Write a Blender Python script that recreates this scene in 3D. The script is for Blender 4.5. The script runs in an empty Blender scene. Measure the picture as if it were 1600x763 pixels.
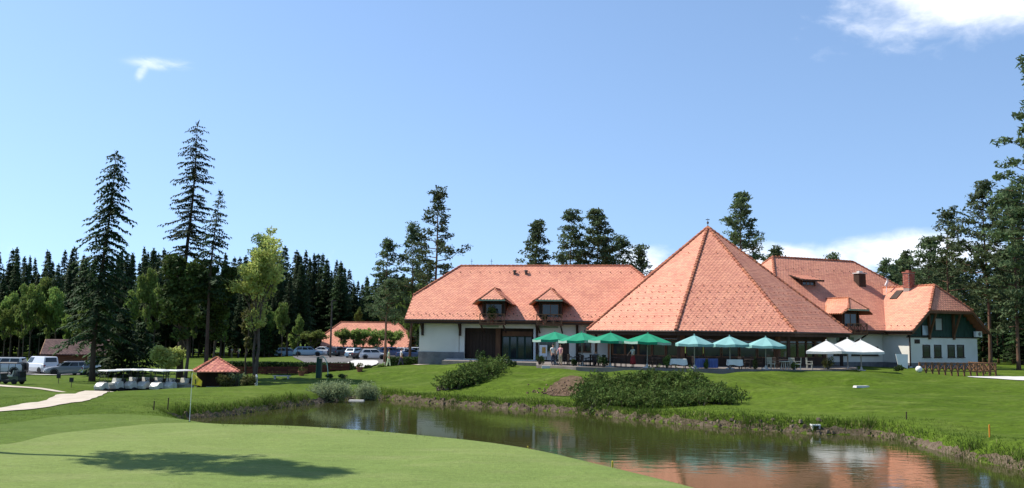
import bpy, bmesh, math, random
import numpy as np
from mathutils import Vector, Matrix

SC = bpy.context.scene
COL = SC.collection
rnd = random.Random(11)
R = math.radians

# ------------------------------------------------------------------ camera
F = 1450.0
HORIZ = 525.0
CAM_Z = 5.0
PITCH = math.atan((HORIZ - 381.5) / F)
ROLL = R(0.7)
cam_d = bpy.data.cameras.new('camera')
cam_d.sensor_width = 36.0
cam_d.lens = 36.0 * F / 1600.0
cam_d.clip_start = 0.5
cam_d.clip_end = 4000
cam = bpy.data.objects.new('camera', cam_d)
COL.objects.link(cam)
CAM_R = Matrix.Rotation(math.pi / 2 + PITCH, 3, 'X') @ Matrix.Rotation(ROLL, 3, 'Z')
cam.matrix_world = Matrix.Translation((0, 0, CAM_Z)) @ CAM_R.to_4x4()
SC.camera = cam

# ------------------------------------------------------------------ sun and sky
SUN_EL, SUN_PHI = R(52), R(-107)
SUN_DIR = Vector((math.sin(SUN_PHI) * math.cos(SUN_EL), -math.cos(SUN_PHI) * math.cos(SUN_EL), math.sin(SUN_EL)))
sun_d = bpy.data.lights.new('sun', 'SUN')
sun_d.energy = 4.6
sun_d.angle = R(0.5)
sun_d.color = (1.0, 0.95, 0.86)
sun = bpy.data.objects.new('sun', sun_d)
sun.rotation_euler = SUN_DIR.to_track_quat('Z', 'Y').to_euler()
sun.location = (-60, 20, 80)
COL.objects.link(sun)

world = bpy.data.worlds.new('World')
SC.world = world
world.use_nodes = True
wn, wl = world.node_tree.nodes, world.node_tree.links
wn.clear()

def wnode(t, **kw):
    n = wn.new(t)
    for k, v in kw.items():
        setattr(n, k, v)
    return n

def wmath(op, a, b=None, c=None, clamp=False):
    n = wn.new('ShaderNodeMath')
    n.operation = op
    n.use_clamp = clamp
    for i, x in enumerate((a, b, c)):
        if x is None:
            continue
        if isinstance(x, (int, float)):
            n.inputs[i].default_value = x
        else:
            wl.new(x, n.inputs[i])
    return n.outputs[0]

sky = wnode('ShaderNodeTexSky', sky_type='NISHITA', sun_disc=False)
sky.sun_elevation = SUN_EL
sky.sun_rotation = math.atan2(SUN_DIR.x, SUN_DIR.y)
sky.air_density = 1.0
sky.dust_density = 0.3
sky.ozone_density = 1.6
sky.altitude = 300
# the low sky of a clear mountain day is deeper than the model's: read it a little higher up
sv_ = wnode('ShaderNodeVectorMath', operation='MULTIPLY_ADD')
stc = wnode('ShaderNodeTexCoord')
wl.new(stc.outputs['Generated'], sv_.inputs[0])
sv_.inputs[1].default_value = (1, 1, 0.80)
sv_.inputs[2].default_value = (0, 0, 0.16)
svn = wnode('ShaderNodeVectorMath', operation='NORMALIZE')
wl.new(sv_.outputs[0], svn.inputs[0])
wl.new(svn.outputs[0], sky.inputs[0])
tint = wnode('ShaderNodeMix', data_type='RGBA', blend_type='MULTIPLY')
tint.inputs[0].default_value = 1.0
wl.new(sky.outputs[0], tint.inputs[6])
tint.inputs[7].default_value = (1.13, 1.16, 1.18, 1)
tc = wnode('ShaderNodeTexCoord')
sep = wnode('ShaderNodeSeparateXYZ')
wl.new(tc.outputs['Generated'], sep.inputs[0])
el = wmath('ARCSINE', sep.outputs[2])
az = wmath('ARCTAN2', sep.outputs[0], sep.outputs[1])
def sky_noise(scale, sx, sy, detail, seed, dist=0.0):
    cv = wnode('ShaderNodeCombineXYZ')
    wl.new(wmath('MULTIPLY', az, sx), cv.inputs[0])
    wl.new(wmath('MULTIPLY', el, sy), cv.inputs[1])
    cv.inputs[2].default_value = seed
    n = wnode('ShaderNodeTexNoise')
    n.inputs['Scale'].default_value = scale
    n.inputs['Detail'].default_value = detail
    n.inputs['Roughness'].default_value = 0.58
    n.inputs['Distortion'].default_value = dist
    wl.new(cv.outputs[0], n.inputs['Vector'])
    return n.outputs[0]
def smooth(x, a, b):
    n = wnode('ShaderNodeMapRange', interpolation_type='SMOOTHSTEP')
    wl.new(x, n.inputs[0])
    n.inputs[1].default_value = a
    n.inputs[2].default_value = b
    return n.outputs[0]
def blob(az0, el0, wa, we, shear=0.0):
    da = wmath('SUBTRACT', az, az0)
    a = wmath('DIVIDE', da, wa)
    b = wmath('DIVIDE', wmath('SUBTRACT', wmath('SUBTRACT', el, el0), wmath('MULTIPLY', da, shear)), we)
    d = wmath('SQRT', wmath('ADD', wmath('MULTIPLY', a, a), wmath('MULTIPLY', b, b)))
    return smooth(d, 1.0, 0.0)
puffy = sky_noise(9.0, 1.0, 1.7, 7.0, 3.1, 0.3)
low = sky_noise(7.0, 1.0, 2.4, 6.0, 8.7)
wisp = sky_noise(26.0, 1.0, 2.6, 7.0, 1.4, 0.5)
# low puffs of cumulus along the horizon, the bank at upper right and the wisp at upper left
lowd = sky_noise(30.0, 1.0, 1.8, 6.0, 5.2, 0.4)
lows = wmath('ADD', wmath('MULTIPLY', low, 0.6), wmath('MULTIPLY', lowd, 0.4))
band = wmath('MULTIPLY', smooth(el, 0.01, 0.05), smooth(el, 0.14, 0.09))
puffs = wmath('MAXIMUM', wmath('MAXIMUM', blob(0.41, 0.094, 0.12, 0.052), wmath('MULTIPLY', blob(0.29, 0.070, 0.17, 0.046), 0.95)), wmath('MULTIPLY', blob(0.14, 0.078, 0.06, 0.032), 0.85))
c_band = wmath('MULTIPLY', smooth(wmath('ADD', wmath('MULTIPLY', lows, band), wmath('MULTIPLY', puffs, 0.42)), 0.54, 0.90), 0.90)
pd = wmath('ADD', wmath('MULTIPLY', puffy, 0.65), wmath('MULTIPLY', lowd, 0.35))
c_up = smooth(wmath('ADD', pd, wmath('MULTIPLY', blob(0.475, 0.345, 0.24, 0.115), 0.55)), 0.64, 1.12)
m_w = wmath('MAXIMUM', blob(-0.372, 0.2675, 0.050, 0.0105, 0.03), wmath('MULTIPLY', blob(-0.389, 0.259, 0.012, 0.016, 1.2), 0.8))
c_wisp = wmath('MULTIPLY', wmath('MULTIPLY', smooth(m_w, 0.0, 0.9), smooth(wmath('ADD', wisp, wmath('MULTIPLY', m_w, 0.15)), 0.40, 0.80)), 0.50)
cloud = wmath('MAXIMUM', wmath('MAXIMUM', c_band, c_up), c_wisp, clamp=True)
cm = wnode('ShaderNodeMix', data_type='RGBA')
wl.new(wmath('MULTIPLY', cloud, 0.9), cm.inputs[0])
wl.new(tint.outputs[2], cm.inputs[6])
cm.inputs[7].default_value = (8.0, 8.1, 8.4, 1)
bg = wnode('ShaderNodeBackground')
bg.inputs[1].default_value = 0.12
wl.new(cm.outputs[2], bg.inputs[0])
wo = wnode('ShaderNodeOutputWorld')
wl.new(bg.outputs[0], wo.inputs[0])

SC.view_settings.view_transform = 'Standard'
SC.view_settings.look = 'None'
SC.view_settings.exposure = 0.58
SC.view_settings.gamma = 1.0
SC.view_settings.use_curve_mapping = False
SC.render.engine = 'CYCLES'
SC.cycles.max_bounces = 6
SC.cycles.diffuse_bounces = 3
SC.cycles.glossy_bounces = 3
SC.cycles.transmission_bounces = 4
SC.cycles.transparent_max_bounces = 4
SC.cycles.caustics_reflective = False
SC.cycles.caustics_refractive = False

# ------------------------------------------------------------------ geometry of the view (used to survey positions)
CAM = Vector((0, 0, CAM_Z))
def ray(px, py):
    return CAM_R @ Vector(((px - 800) / F, (381.5 - py) / F, -1.0))
def P(px, py, Y):
    d = ray(px, py)
    return CAM + d * (Y / d.y)
def G(px, py, z=0.0):
    d = ray(px, py)
    return CAM + d * ((z - CAM_Z) / d.z)
def proj(p):
    q = CAM_R.transposed() @ (Vector(p) - CAM)
    return 800 + F * q.x / -q.z, 381.5 - F * q.y / -q.z

class Frame:
    """a local frame on the ground: u along, v away"""
    def __init__(s, x, y, z0, a):
        s.o = Vector((x, y, z0)); s.a = a
        s.u = Vector((math.cos(a), math.sin(a), 0)); s.v = Vector((-math.sin(a), math.cos(a), 0))
    def w(s, u, v, z):
        return s.o + s.u * u + s.v * v + Vector((0, 0, z))
    def hit(s, px, py, v):
        d = ray(px, py)
        t = (s.o + s.v * v - CAM).dot(s.v) / d.dot(s.v)
        q = CAM + d * t - s.o
        return q.dot(s.u), q.z

# ------------------------------------------------------------------ materials
MATS = {}
def mat(name, col, col2=None, scale=4.0, rough=0.8, bump=0.0, bscale=None, isl=0.0, objvar=0.0, metal=0.0,
        spec=0.3, stretch=(1, 1, 1), detail=5.0, trans=0.0, coat=0.0, world_co=False, lo=0.35, hi=0.65, alpha=None, col3=None, scale3=1.0):
    if name in MATS:
        return MATS[name]
    m = bpy.data.materials.new(name)
    m.use_nodes = True
    nt = m.node_tree
    N, L = nt.nodes, nt.links
    bs = N['Principled BSDF']
    out = N['Material Output']
    bs.inputs['Roughness'].default_value = rough
    bs.inputs['Metallic'].default_value = metal
    bs.inputs['Specular IOR Level'].default_value = spec
    if coat:
        bs.inputs['Coat Weight'].default_value = coat
        bs.inputs['Coat Roughness'].default_value = 0.05
    t = N.new('ShaderNodeTexCoord')
    mp = N.new('ShaderNodeMapping')
    mp.inputs['Scale'].default_value = stretch
    if world_co:
        geo = N.new('ShaderNodeNewGeometry')
        L.new(geo.outputs['Position'], mp.inputs[0])
    else:
        L.new(t.outputs['Object'], mp.inputs[0])
    if col2 is None:
        col2 = tuple(c * 0.8 for c in col)
    nz = N.new('ShaderNodeTexNoise')
    nz.inputs['Scale'].default_value = scale
    nz.inputs['Detail'].default_value = detail
    L.new(mp.outputs[0], nz.inputs['Vector'])
    mr = N.new('ShaderNodeMapRange')
    mr.inputs[1].default_value = lo
    mr.inputs[2].default_value = hi
    L.new(nz.outputs[0], mr.inputs[0])
    mx = N.new('ShaderNodeMix'); mx.data_type = 'RGBA'
    L.new(mr.outputs[0], mx.inputs[0])
    mx.inputs[6].default_value = (*col, 1)
    mx.inputs[7].default_value = (*col2, 1)
    c = mx.outputs[2]
    if col3:
        n3 = N.new('ShaderNodeTexNoise')
        n3.inputs['Scale'].default_value = scale3
        n3.inputs['Detail'].default_value = 3
        L.new(mp.outputs[0], n3.inputs['Vector'])
        m3 = N.new('ShaderNodeMapRange')
        m3.inputs[1].default_value = 0.48
        m3.inputs[2].default_value = 0.68
        L.new(n3.outputs[0], m3.inputs[0])
        x3 = N.new('ShaderNodeMix'); x3.data_type = 'RGBA'
        L.new(m3.outputs[0], x3.inputs[0])
        L.new(c, x3.inputs[6])
        x3.inputs[7].default_value = (*col3, 1)
        c = x3.outputs[2]
    def vary(c, src, amt):
        h = N.new('ShaderNodeHueSaturation')
        v = N.new('ShaderNodeMapRange')
        v.inputs[3].default_value = 1 - amt
        v.inputs[4].default_value = 1 + amt
        L.new(src, v.inputs[0])
        L.new(v.outputs[0], h.inputs['Value'])
        hv = N.new('ShaderNodeMapRange')
        hv.inputs[3].default_value = 0.5 - amt * 0.04
        hv.inputs[4].default_value = 0.5 + amt * 0.04
        L.new(src, hv.inputs[0])
        L.new(hv.outputs[0], h.inputs['Hue'])
        L.new(c, h.inputs['Color'])
        return h.outputs[0]
    if isl:
        g = N.new('ShaderNodeNewGeometry')
        c = vary(c, g.outputs['Random Per Island'], isl)
    if objvar:
        oi = N.new('ShaderNodeObjectInfo')
        c = vary(c, oi.outputs['Random'], objvar)
    L.new(c, bs.inputs['Base Color'])
    if bump:
        b = N.new('ShaderNodeBump')
        b.inputs['Strength'].default_value = bump
        b.inputs['Distance'].default_value = 0.05
        nb = N.new('ShaderNodeTexNoise')
        nb.inputs['Scale'].default_value = bscale or scale * 4
        nb.inputs['Detail'].default_value = 4
        L.new(mp.outputs[0], nb.inputs['Vector'])
        L.new(nb.outputs[0], b.inputs['Height'])
        L.new(b.outputs[0], bs.inputs['Normal'])
    if trans:
        tr = N.new('ShaderNodeBsdfTranslucent')
        L.new(c, tr.inputs[0])
        ms = N.new('ShaderNodeMixShader')
        ms.inputs[0].default_value = trans
        L.new(bs.outputs[0], ms.inputs[1])
        L.new(tr.outputs[0], ms.inputs[2])
        L.new(ms.outputs[0], out.inputs[0])
    MATS[name] = m
    return m

# ------------------------------------------------------------------ mesh builder
class MB:
    def __init__(s):
        s.v, s.f, s.m = [], [], []
    def add(s, vs, fs, mi=0):
        b = len(s.v)
        s.v.extend([tuple(v) for v in vs])
        for f in fs:
            s.f.append(tuple(b + i for i in f)); s.m.append(mi)
        return s
    def box(s, c, d, rz=0.0, mi=0, top=None):
        """centre, full size; top = (sx, sy) scale of the top face"""
        x, y, z = d[0] / 2, d[1] / 2, d[2] / 2
        tx, ty = top or (1, 1)
        vs = [(-x, -y, -z), (x, -y, -z), (x, y, -z), (-x, y, -z), (-x * tx, -y * ty, z), (x * tx, -y * ty, z), (x * tx, y * ty, z), (-x * tx, y * ty, z)]
        cr, sr = math.cos(rz), math.sin(rz)
        vs = [(c[0] + a * cr - b * sr, c[1] + a * sr + b * cr, c[2] + e) for a, b, e in vs]
        return s.add(vs, [(0, 3, 2, 1), (4, 5, 6, 7), (0, 1, 5, 4), (1, 2, 6, 5), (2, 3, 7, 6), (3, 0, 4, 7)], mi)
    def bb(s, x0, x1, y0, y1, z0, z1, mi=0):
        return s.box(((x0 + x1) / 2, (y0 + y1) / 2, (z0 + z1) / 2), (abs(x1 - x0), abs(y1 - y0), abs(z1 - z0)), 0, mi)
    def tube(s, pts, rad, n=8, mi=0, cap=True):
        pts = [Vector(p) for p in pts]
        if isinstance(rad, (int, float)):
            rad = [rad] * len(pts)
        b = len(s.v)
        for i, p in enumerate(pts):
            t = (pts[min(i + 1, len(pts) - 1)] - pts[max(i - 1, 0)]).normalized()
            a = Vector((0, 0, 1)) if abs(t.z) < 0.9 else Vector((1, 0, 0))
            e1 = t.cross(a).normalized(); e2 = t.cross(e1)
            for k in range(n):
                w = 2 * math.pi * k / n
                s.v.append(tuple(p + (e1 * math.cos(w) + e2 * math.sin(w)) * rad[i]))
        for i in range(len(pts) - 1):
            for k in range(n):
                s.f.append((b + i * n + k, b + i * n + (k + 1) % n, b + (i + 1) * n + (k + 1) % n, b + (i + 1) * n + k)); s.m.append(mi)
        if cap:
            s.f.append(tuple(b + k for k in range(n))[::-1]); s.m.append(mi)
            e = b + (len(pts) - 1) * n
            s.f.append(tuple(e + k for k in range(n))); s.m.append(mi)
        return s
    def beam(s, p, q, w, h=None, mi=0):
        h = h or w
        p, q = Vector(p), Vector(q)
        t = (q - p).normalized()
        a = Vector((0, 0, 1)) if abs(t.z) < 0.95 else Vector((0, 1, 0))
        e1 = t.cross(a).normalized() * (w / 2); e2 = t.cross(e1).normalized() * (h / 2)
        vs = [p - e1 - e2, p + e1 - e2, p + e1 + e2, p - e1 + e2, q - e1 - e2, q + e1 - e2, q + e1 + e2, q - e1 + e2]
        return s.add(vs, [(0, 3, 2, 1), (4, 5, 6, 7), (0, 1, 5, 4), (1, 2, 6, 5), (2, 3, 7, 6), (3, 0, 4, 7)], mi)
    def lathe(s, prof, n=16, o=(0, 0, 0), mi=0, caps=True):
        b = len(s.v)
        for r, z in prof:
            for k in range(n):
                w = 2 * math.pi * k / n
                s.v.append((o[0] + r * math.cos(w), o[1] + r * math.sin(w), o[2] + z))
        for i in range(len(prof) - 1):
            for k in range(n):
                s.f.append((b + i * n + k, b + i * n + (k + 1) % n, b + (i + 1) * n + (k + 1) % n, b + (i + 1) * n + k)); s.m.append(mi)
        if caps:
            s.f.append(tuple(b + k for k in range(n))[::-1]); s.m.append(mi)
            e = b + (len(prof) - 1) * n
            s.f.append(tuple(e + k for k in range(n))); s.m.append(mi)
        return s
    def ball(s, c, r, n=10, mi=0):
        rx, ry, rz = (r, r, r) if isinstance(r, (int, float)) else r
        pr = [(math.sin(math.pi * i / (n // 2)), -math.cos(math.pi * i / (n // 2))) for i in range(n // 2 + 1)]
        pr[0] = (0.02, -1); pr[-1] = (0.02, 1)
        b = len(s.v)
        s.lathe(pr, n, (0, 0, 0), mi)
        for i in range(b, len(s.v)):
            x, y, z = s.v[i]
            s.v[i] = (c[0] + x * rx, c[1] + y * ry, c[2] + z * rz)
        return s
    def slab(s, poly, th, mi=0):
        """closed plate: polygon of 3-D points, thickness straight down"""
        n = len(poly)
        vs = [tuple(p) for p in poly] + [(p[0], p[1], p[2] - th) for p in poly]
        fs = [tuple(range(n)), tuple(range(2 * n - 1, n - 1, -1))]
        for i in range(n):
            j = (i + 1) % n
            fs.append((j, i, n + i, n + j))
        return s.add(vs, fs, mi)
    def mesh(s, name, mats, smooth=False):
        me = bpy.data.meshes.new(name)
        me.from_pydata(s.v, [], s.f)
        for m in (mats if isinstance(mats, (list, tuple)) else [mats]):
            me.materials.append(m)
        if isinstance(mats, (list, tuple)) and len(mats) > 1:
            me.polygons.foreach_set('material_index', s.m)
        if smooth:
            me.polygons.foreach_set('use_smooth', [True] * len(me.polygons))
        me.update()
        return me
    def build(s, name, mats, parent=None, smooth=False, kind=None, label=None):
        return link(name, s.mesh(name, mats, smooth), parent, kind, label)

def link(name, me, parent=None, kind=None, label=None):
    o = bpy.data.objects.new(name, me)
    COL.objects.link(o)
    if parent:
        o.parent = parent
    if kind:
        o['kind'] = kind
    if label:
        o['label'] = label
    return o
def tag(o, label, cat, group=None):
    o['label'] = label; o['category'] = cat
    if group:
        o['group'] = group
    return o
def thing(name, label, cat, loc=(0, 0, 0), rz=0.0, group=None):
    o = bpy.data.objects.new(name, None)
    o.empty_display_size = 0.3
    COL.objects.link(o)
    o.location = loc; o.rotation_euler = (0, 0, rz)
    return tag(o, label, cat, group)
def children(o):
    return [c for c in COL.objects if c.parent == o]
KIDS = {}
def dup(o, loc, rz, label, group=None, scale=None):
    c = o.copy(); COL.objects.link(c)
    c.location = loc; c.rotation_euler = (0, 0, rz)
    c['label'] = label
    if group:
        c['group'] = group
    if scale:
        c.scale = (scale, scale, scale) if isinstance(scale, (int, float)) else scale
    if o.name not in KIDS:
        KIDS[o.name] = [(k, children(k)) for k in children(o)]
    for k, gk in KIDS[o.name]:
        d = k.copy(); COL.objects.link(d); d.parent = c
        for g in gk:
            e = g.copy(); COL.objects.link(e); e.parent = d
    return c
def tri_mesh(name, T, mats):
    """mesh of loose triangles, T is (n,3,3)"""
    n = len(T)
    me = bpy.data.meshes.new(name)
    me.vertices.add(n * 3)
    me.vertices.foreach_set('co', np.ascontiguousarray(T, dtype=np.float32).ravel())
    me.loops.add(n * 3)
    me.loops.foreach_set('vertex_index', np.arange(n * 3, dtype=np.int32))
    me.polygons.add(n)
    me.polygons.foreach_set('loop_start', np.arange(0, n * 3, 3, dtype=np.int32))
    me.polygons.foreach_set('loop_total', np.full(n, 3, dtype=np.int32))
    me.materials.append(mats)
    me.update(calc_edges=True)
    return me
# ------------------------------------------------------------------ terrain
def xy(p):
    return (p.x, p.y)
GREEN_Z = 1.25
shore = [G(268, 656), G(350, 652), G(412, 642), G(454, 636), G(495, 632), G(530, 626), G(560, 624), G(598, 624), G(640, 628), G(700, 633), G(775, 638),
         G(840, 642), G(910, 646), G(977, 655), G(1030, 660), G(1079, 665), G(1146, 669), G(1177, 672), G(1230, 676), G(1275, 679), G(1330, 680),
         G(1372, 682), G(1410, 690), G(1454, 701), G(1502, 716), G(1550, 726), G(1600, 736)]
shore = [xy(p) for p in shore] + [(22, 32), (27, 26), (30, 14), (16, 6), (9.5, 10)]
edge_px = [(1150, 778), (1080, 757), (1000, 738), (930, 721), (850, 702), (750, 687), (650, 678), (560, 670), (450, 664), (330, 661)]
edge = [G(a, b, GREEN_Z) for a, b in edge_px]
for i, p in enumerate(edge):
    a, b = edge[max(i - 1, 0)], edge[min(i + 1, len(edge) - 1)]
    t = (b - a); t.z = 0; t.normalize()
    nrm = Vector((t.y, -t.x, 0))
    q = p + nrm * 2.0
    shore.append((q.x, q.y))
shore.append(xy(G(278, 664, 0.0)))
SH = np.array(shore)
def chaikin(A):
    B = np.roll(A, -1, axis=0)
    return np.stack([A * .75 + B * .25, A * .25 + B * .75], 1).reshape(-1, 2)
SH = chaikin(SH)

def sdist(X, Y):
    """signed distance to the shoreline, negative over the pond"""
    X = np.asarray(X, float); Y = np.asarray(Y, float)
    best = np.full(X.shape, 1e9)
    ins = np.zeros(X.shape, bool)
    n = len(SH)
    for i in range(n):
        ax, ay = SH[i]; bx, by = SH[(i + 1) % n]
        dx, dy = bx - ax, by - ay
        t = np.clip(((X - ax) * dx + (Y - ay) * dy) / (dx * dx + dy * dy + 1e-12), 0, 1)
        best = np.minimum(best, (X - ax - t * dx) ** 2 + (Y - ay - t * dy) ** 2)
        c = ((ay > Y) != (by > Y)) & (X < (bx - ax) * (Y - ay) / (by - ay + 1e-12) + ax)
        ins ^= c
    d = np.sqrt(best)
    return np.where(ins, -d, d)

ctrl = []   # (x, y, z)
for a, b in ((0, 757), (250, 757), (500, 757), (800, 757), (1000, 750), (300, 700), (0, 690), (296, 662), (600, 684), (150, 672), (700, 700), (450, 690), (850, 715)):
    ctrl.append((*xy(G(a, b, GREEN_Z)), GREEN_Z))
for a, b, z in ((100, 655, 1.15), (0, 643, 1.0), (155, 612, .5), (0, 603, .5), (70, 584, .2), (0, 584, .2), (140, 584, .2), (60, 600, .45), (230, 630, .95),
                (250, 613, .8), (300, 607, .95), (360, 606, .95), (400, 605, .95), (450, 610, .8), (330, 640, .75), (400, 630, .7), (80, 625, .75),
                (175, 616, .05), (230, 615, .05), (290, 613, .1),
                (340, 602, .55), (400, 596, .75), (450, 584, .95), (360, 586, .9), (540, 578, 1.15), (500, 592, .95), (560, 600, .75), (520, 612, .5),
                (560, 562, 1.4), (480, 556, 1.5), (640, 556, 1.5), (570, 545, 2.0), (640, 540, 2.0),
                (620, 581, 1.25), (600, 600, .8), (650, 616, .5), (650, 600, 1.0), (700, 600, 1.15), (700, 585, 1.6), (655, 569, 2.15), (740, 571, 2.3), (700, 620, .6),
                (775, 626, .5), (850, 600, 1.3), (870, 620, .75), (800, 585, 1.75), (910, 634, .45), (940, 600, 1.3), (1000, 640, .4), (1020, 630, .7), (1100, 600, 1.45),
                (1140, 628, .8), (1230, 610, 1.3), (1330, 610, 1.4), (1330, 650, .7), (1230, 645, .7), (1450, 620, 1.35), (1450, 650, .8), (1550, 640, 1.0), (1560, 680, .55),
                (1590, 620, 1.4), (1450, 600, 1.75), (1570, 594, 1.95), (1590, 574, 1.9), (1330, 585, 2.44), (1100, 582, 2.46), (900, 578, 2.50)):
    ctrl.append((*xy(G(a, b, z)), z))
for x, y, z in ((-3, 86, 2.65), (3, 80, 2.6), (8, 75, 2.55), (14, 74.5, 2.55), (20, 74.5, 2.55), (26, 75, 2.5), (31, 79, 2.4), (14, 80, 2.55), (22, 80, 2.55), (6, 72.9, 2.55), (9, 72.3, 2.56), (12, 72.2, 2.56), (15, 72.1, 2.56), (18, 72.3, 2.55), (21, 72.7, 2.55), (25, 74, 2.53), (28, 76, 2.5), (1.2, 77, 2.52), (3.2, 75.4, 2.53), (4.6, 74.2, 2.54), (38, 85, 2.38), (46, 90, 2.3), (33, 90, 2.45), (40, 90, 2.4), (20, 95, 2.45), (0, 96, 2.6), (-10, 93, 2.1),
                (40, 78, 2.05), (46, 80, 2.05), (55, 85, 2.0), (10, 110, 2.4), (40, 110, 2.2), (60, 110, 1.9), (70, 60, 1.6), (60, 40, 1.2), (45, 30, .9), (40, 15, .8),
                (-40, 30, 1.2), (-30, 20, 1.3), (-60, 50, 1.0), (-60, 80, .6), (-70, 100, .3), (0, 5, 1.3), (-20, 0, 1.3), (-100, 150, .6), (-70, 150, .6), (-40, 150, .9), (-60, 190, .8), (-20, 190, 1.9), (-100, 190, .8),
                (0, 190, 2), (50, 190, 2), (100, 190, 2), (100, 100, 1.9), (-120, 100, .4), (-60, 120, .3), (-30, 115, 1.0)):
    ctrl.append((x, y, z))
CT = np.array(ctrl)
def land(X, Y):
    X = np.asarray(X, float); Y = np.asarray(Y, float)
    num = np.zeros(X.shape); den = np.zeros(X.shape)
    for cx, cy, cz in CT:
        s = 1.0 + 0.00025 * cy * cy          # control points far off rule wider areas
        w = 1.0 / (((X - cx) ** 2 + (Y - cy) ** 2) / (s * s) + 0.6) ** 1.8
        num += w * cz; den += w
    return num / den
def gz_arr(X, Y):
    d = sdist(X, Y)
    base = land(X, Y) + 0.05 * np.sin(X * .9 + Y * .3) * np.sin(Y * .7 - X * .2) * np.clip((d - 1) / 4, 0, 1)
    t = np.clip(d / 0.6, 0, 1); t = t * t * (3 - 2 * t)
    bank = 0.05 + 0.30 * t + 0.42 * np.clip(d, 0, None)
    k = 0.25                                    # soft minimum
    h = np.clip(0.5 + 0.5 * (bank - base) / k, 0, 1)
    z = bank * (1 - h) + base * h - k * h * (1 - h)
    return np.where(d < 0, np.maximum(-1.2, d * 0.45) + 0.03, z)
def gz(x, y):
    return float(gz_arr(np.array([x]), np.array([y]))[0])
def on(px, Y):
    """ground point seen in column px at depth Y"""
    x = (px - 800) / F * Y
    for _ in range(3):
        z = gz(x, Y)
        x += (px - proj((x, Y, z))[0]) * Y / F
    return Vector((x, Y, gz(x, Y)))
def height_to(py, p):
    """height above ground point p that reaches picture row py"""
    return P(proj(p)[0], py, p.y).z - p.z

def axis(segs):
    out = [segs[0][0]]
    for a, b, n in segs:
        out += list(np.linspace(a, b, n + 1)[1:])
    return np.array(out)
gx = axis([(-900, -220, 12), (-220, -70, 24), (-70, -40, 24), (-40, 45, 190), (45, 80, 26), (80, 240, 24), (240, 900, 12)])
gy = axis([(-200, 0, 12), (0, 18, 14), (18, 92, 185), (92, 130, 36), (130, 240, 36), (240, 1500, 16)])
GX, GY = np.meshgrid(gx, gy)
GZ = gz_arr(GX, GY)
nx, ny = len(gx), len(gy)
vv = np.stack([GX.ravel(), GY.ravel(), GZ.ravel()], 1)
ff = [(j * nx + i, j * nx + i + 1, (j + 1) * nx + i + 1, (j + 1) * nx + i) for j in range(ny - 1) for i in range(nx - 1)]
me = bpy.data.meshes.new('ground')
me.from_pydata(vv.tolist(), [], ff)
me.polygons.foreach_set('use_smooth', [True] * len(ff))
def turf(name, stops, seed, fine=5.0, amp=.30):
    """mown grass: broad drifts of hue, mid patches and fine tufted mottling"""
    m = bpy.data.materials.new(name); m.use_nodes = True
    N, K = m.node_tree.nodes, m.node_tree.links
    b_ = N['Principled BSDF']; b_.inputs['Roughness'].default_value = .95; b_.inputs['Specular IOR Level'].default_value = .08
    g_ = N.new('ShaderNodeNewGeometry')
    def nz(sc, det, st=(1, 1, 1), off=0.0):
        mp_ = N.new('ShaderNodeMapping'); mp_.inputs['Scale'].default_value = st; mp_.inputs['Location'].default_value = (off, seed, 0)
        K.new(g_.outputs['Position'], mp_.inputs[0])
        n_ = N.new('ShaderNodeTexNoise'); n_.inputs['Scale'].default_value = sc; n_.inputs['Detail'].default_value = det; n_.inputs['Roughness'].default_value = .62
        K.new(mp_.outputs[0], n_.inputs['Vector']); return n_.outputs[0]
    def rng(x, a, b, c_, d):
        r_ = N.new('ShaderNodeMapRange'); r_.inputs[1].default_value = a; r_.inputs[2].default_value = b; r_.inputs[3].default_value = c_; r_.inputs[4].default_value = d
        K.new(x, r_.inputs[0]); return r_.outputs[0]
    def mix(f, a, b):
        x = N.new('ShaderNodeMix'); x.data_type = 'RGBA'; K.new(f, x.inputs[0])
        for i, q in ((6, a), (7, b)):
            if isinstance(q, tuple): x.inputs[i].default_value = (*q, 1)
            else: K.new(q, x.inputs[i])
        return x.outputs[2]
    c_ = mix(rng(nz(.09, 4, (1, .6, 1)), .40, .62, 0, 1), stops[0], stops[1])
    c_ = mix(rng(nz(.55, 6, (.6, 1.4, 1), 7), .50, .72, 0, .75), c_, stops[2])
    hs = N.new('ShaderNodeHueSaturation')
    mu_ = N.new('ShaderNodeMath'); mu_.operation = 'MULTIPLY'
    K.new(rng(nz(fine, 6, (.7, 1.3, 1), 3), .3, .7, 1 - amp, 1 + amp), mu_.inputs[0]); K.new(rng(nz(1.4, 4, (.5, 1.5, 1), 11), .3, .7, 1 - amp * .5, 1 + amp * .5), mu_.inputs[1])
    K.new(mu_.outputs[0], hs.inputs['Value']); K.new(c_, hs.inputs['Color']); K.new(hs.outputs[0], b_.inputs['Base Color'])
    bp_ = N.new('ShaderNodeBump'); bp_.inputs['Strength'].default_value = .8; bp_.inputs['Distance'].default_value = .05
    K.new(nz(fine * 1.5, 5), bp_.inputs['Height']); K.new(bp_.outputs[0], b_.inputs['Normal'])
    MATS[name] = m
    return m
M_lawn = turf('lawn', ((0.056, 0.094, 0.007), (0.074, 0.114, 0.011), (0.110, 0.142, 0.028)), 2.0, 4.0, .36) if True else mat('lawn', (0.052, 0.112, 0.006), (0.036, 0.086, 0.005), scale=0.35, rough=0.95, spec=0.1, bump=0.9, bscale=7.0, world_co=True, col3=(0.088, 0.130, 0.014), scale3=0.13, detail=9)
me.materials.append(M_lawn)
link('ground', me, kind='structure')

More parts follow.
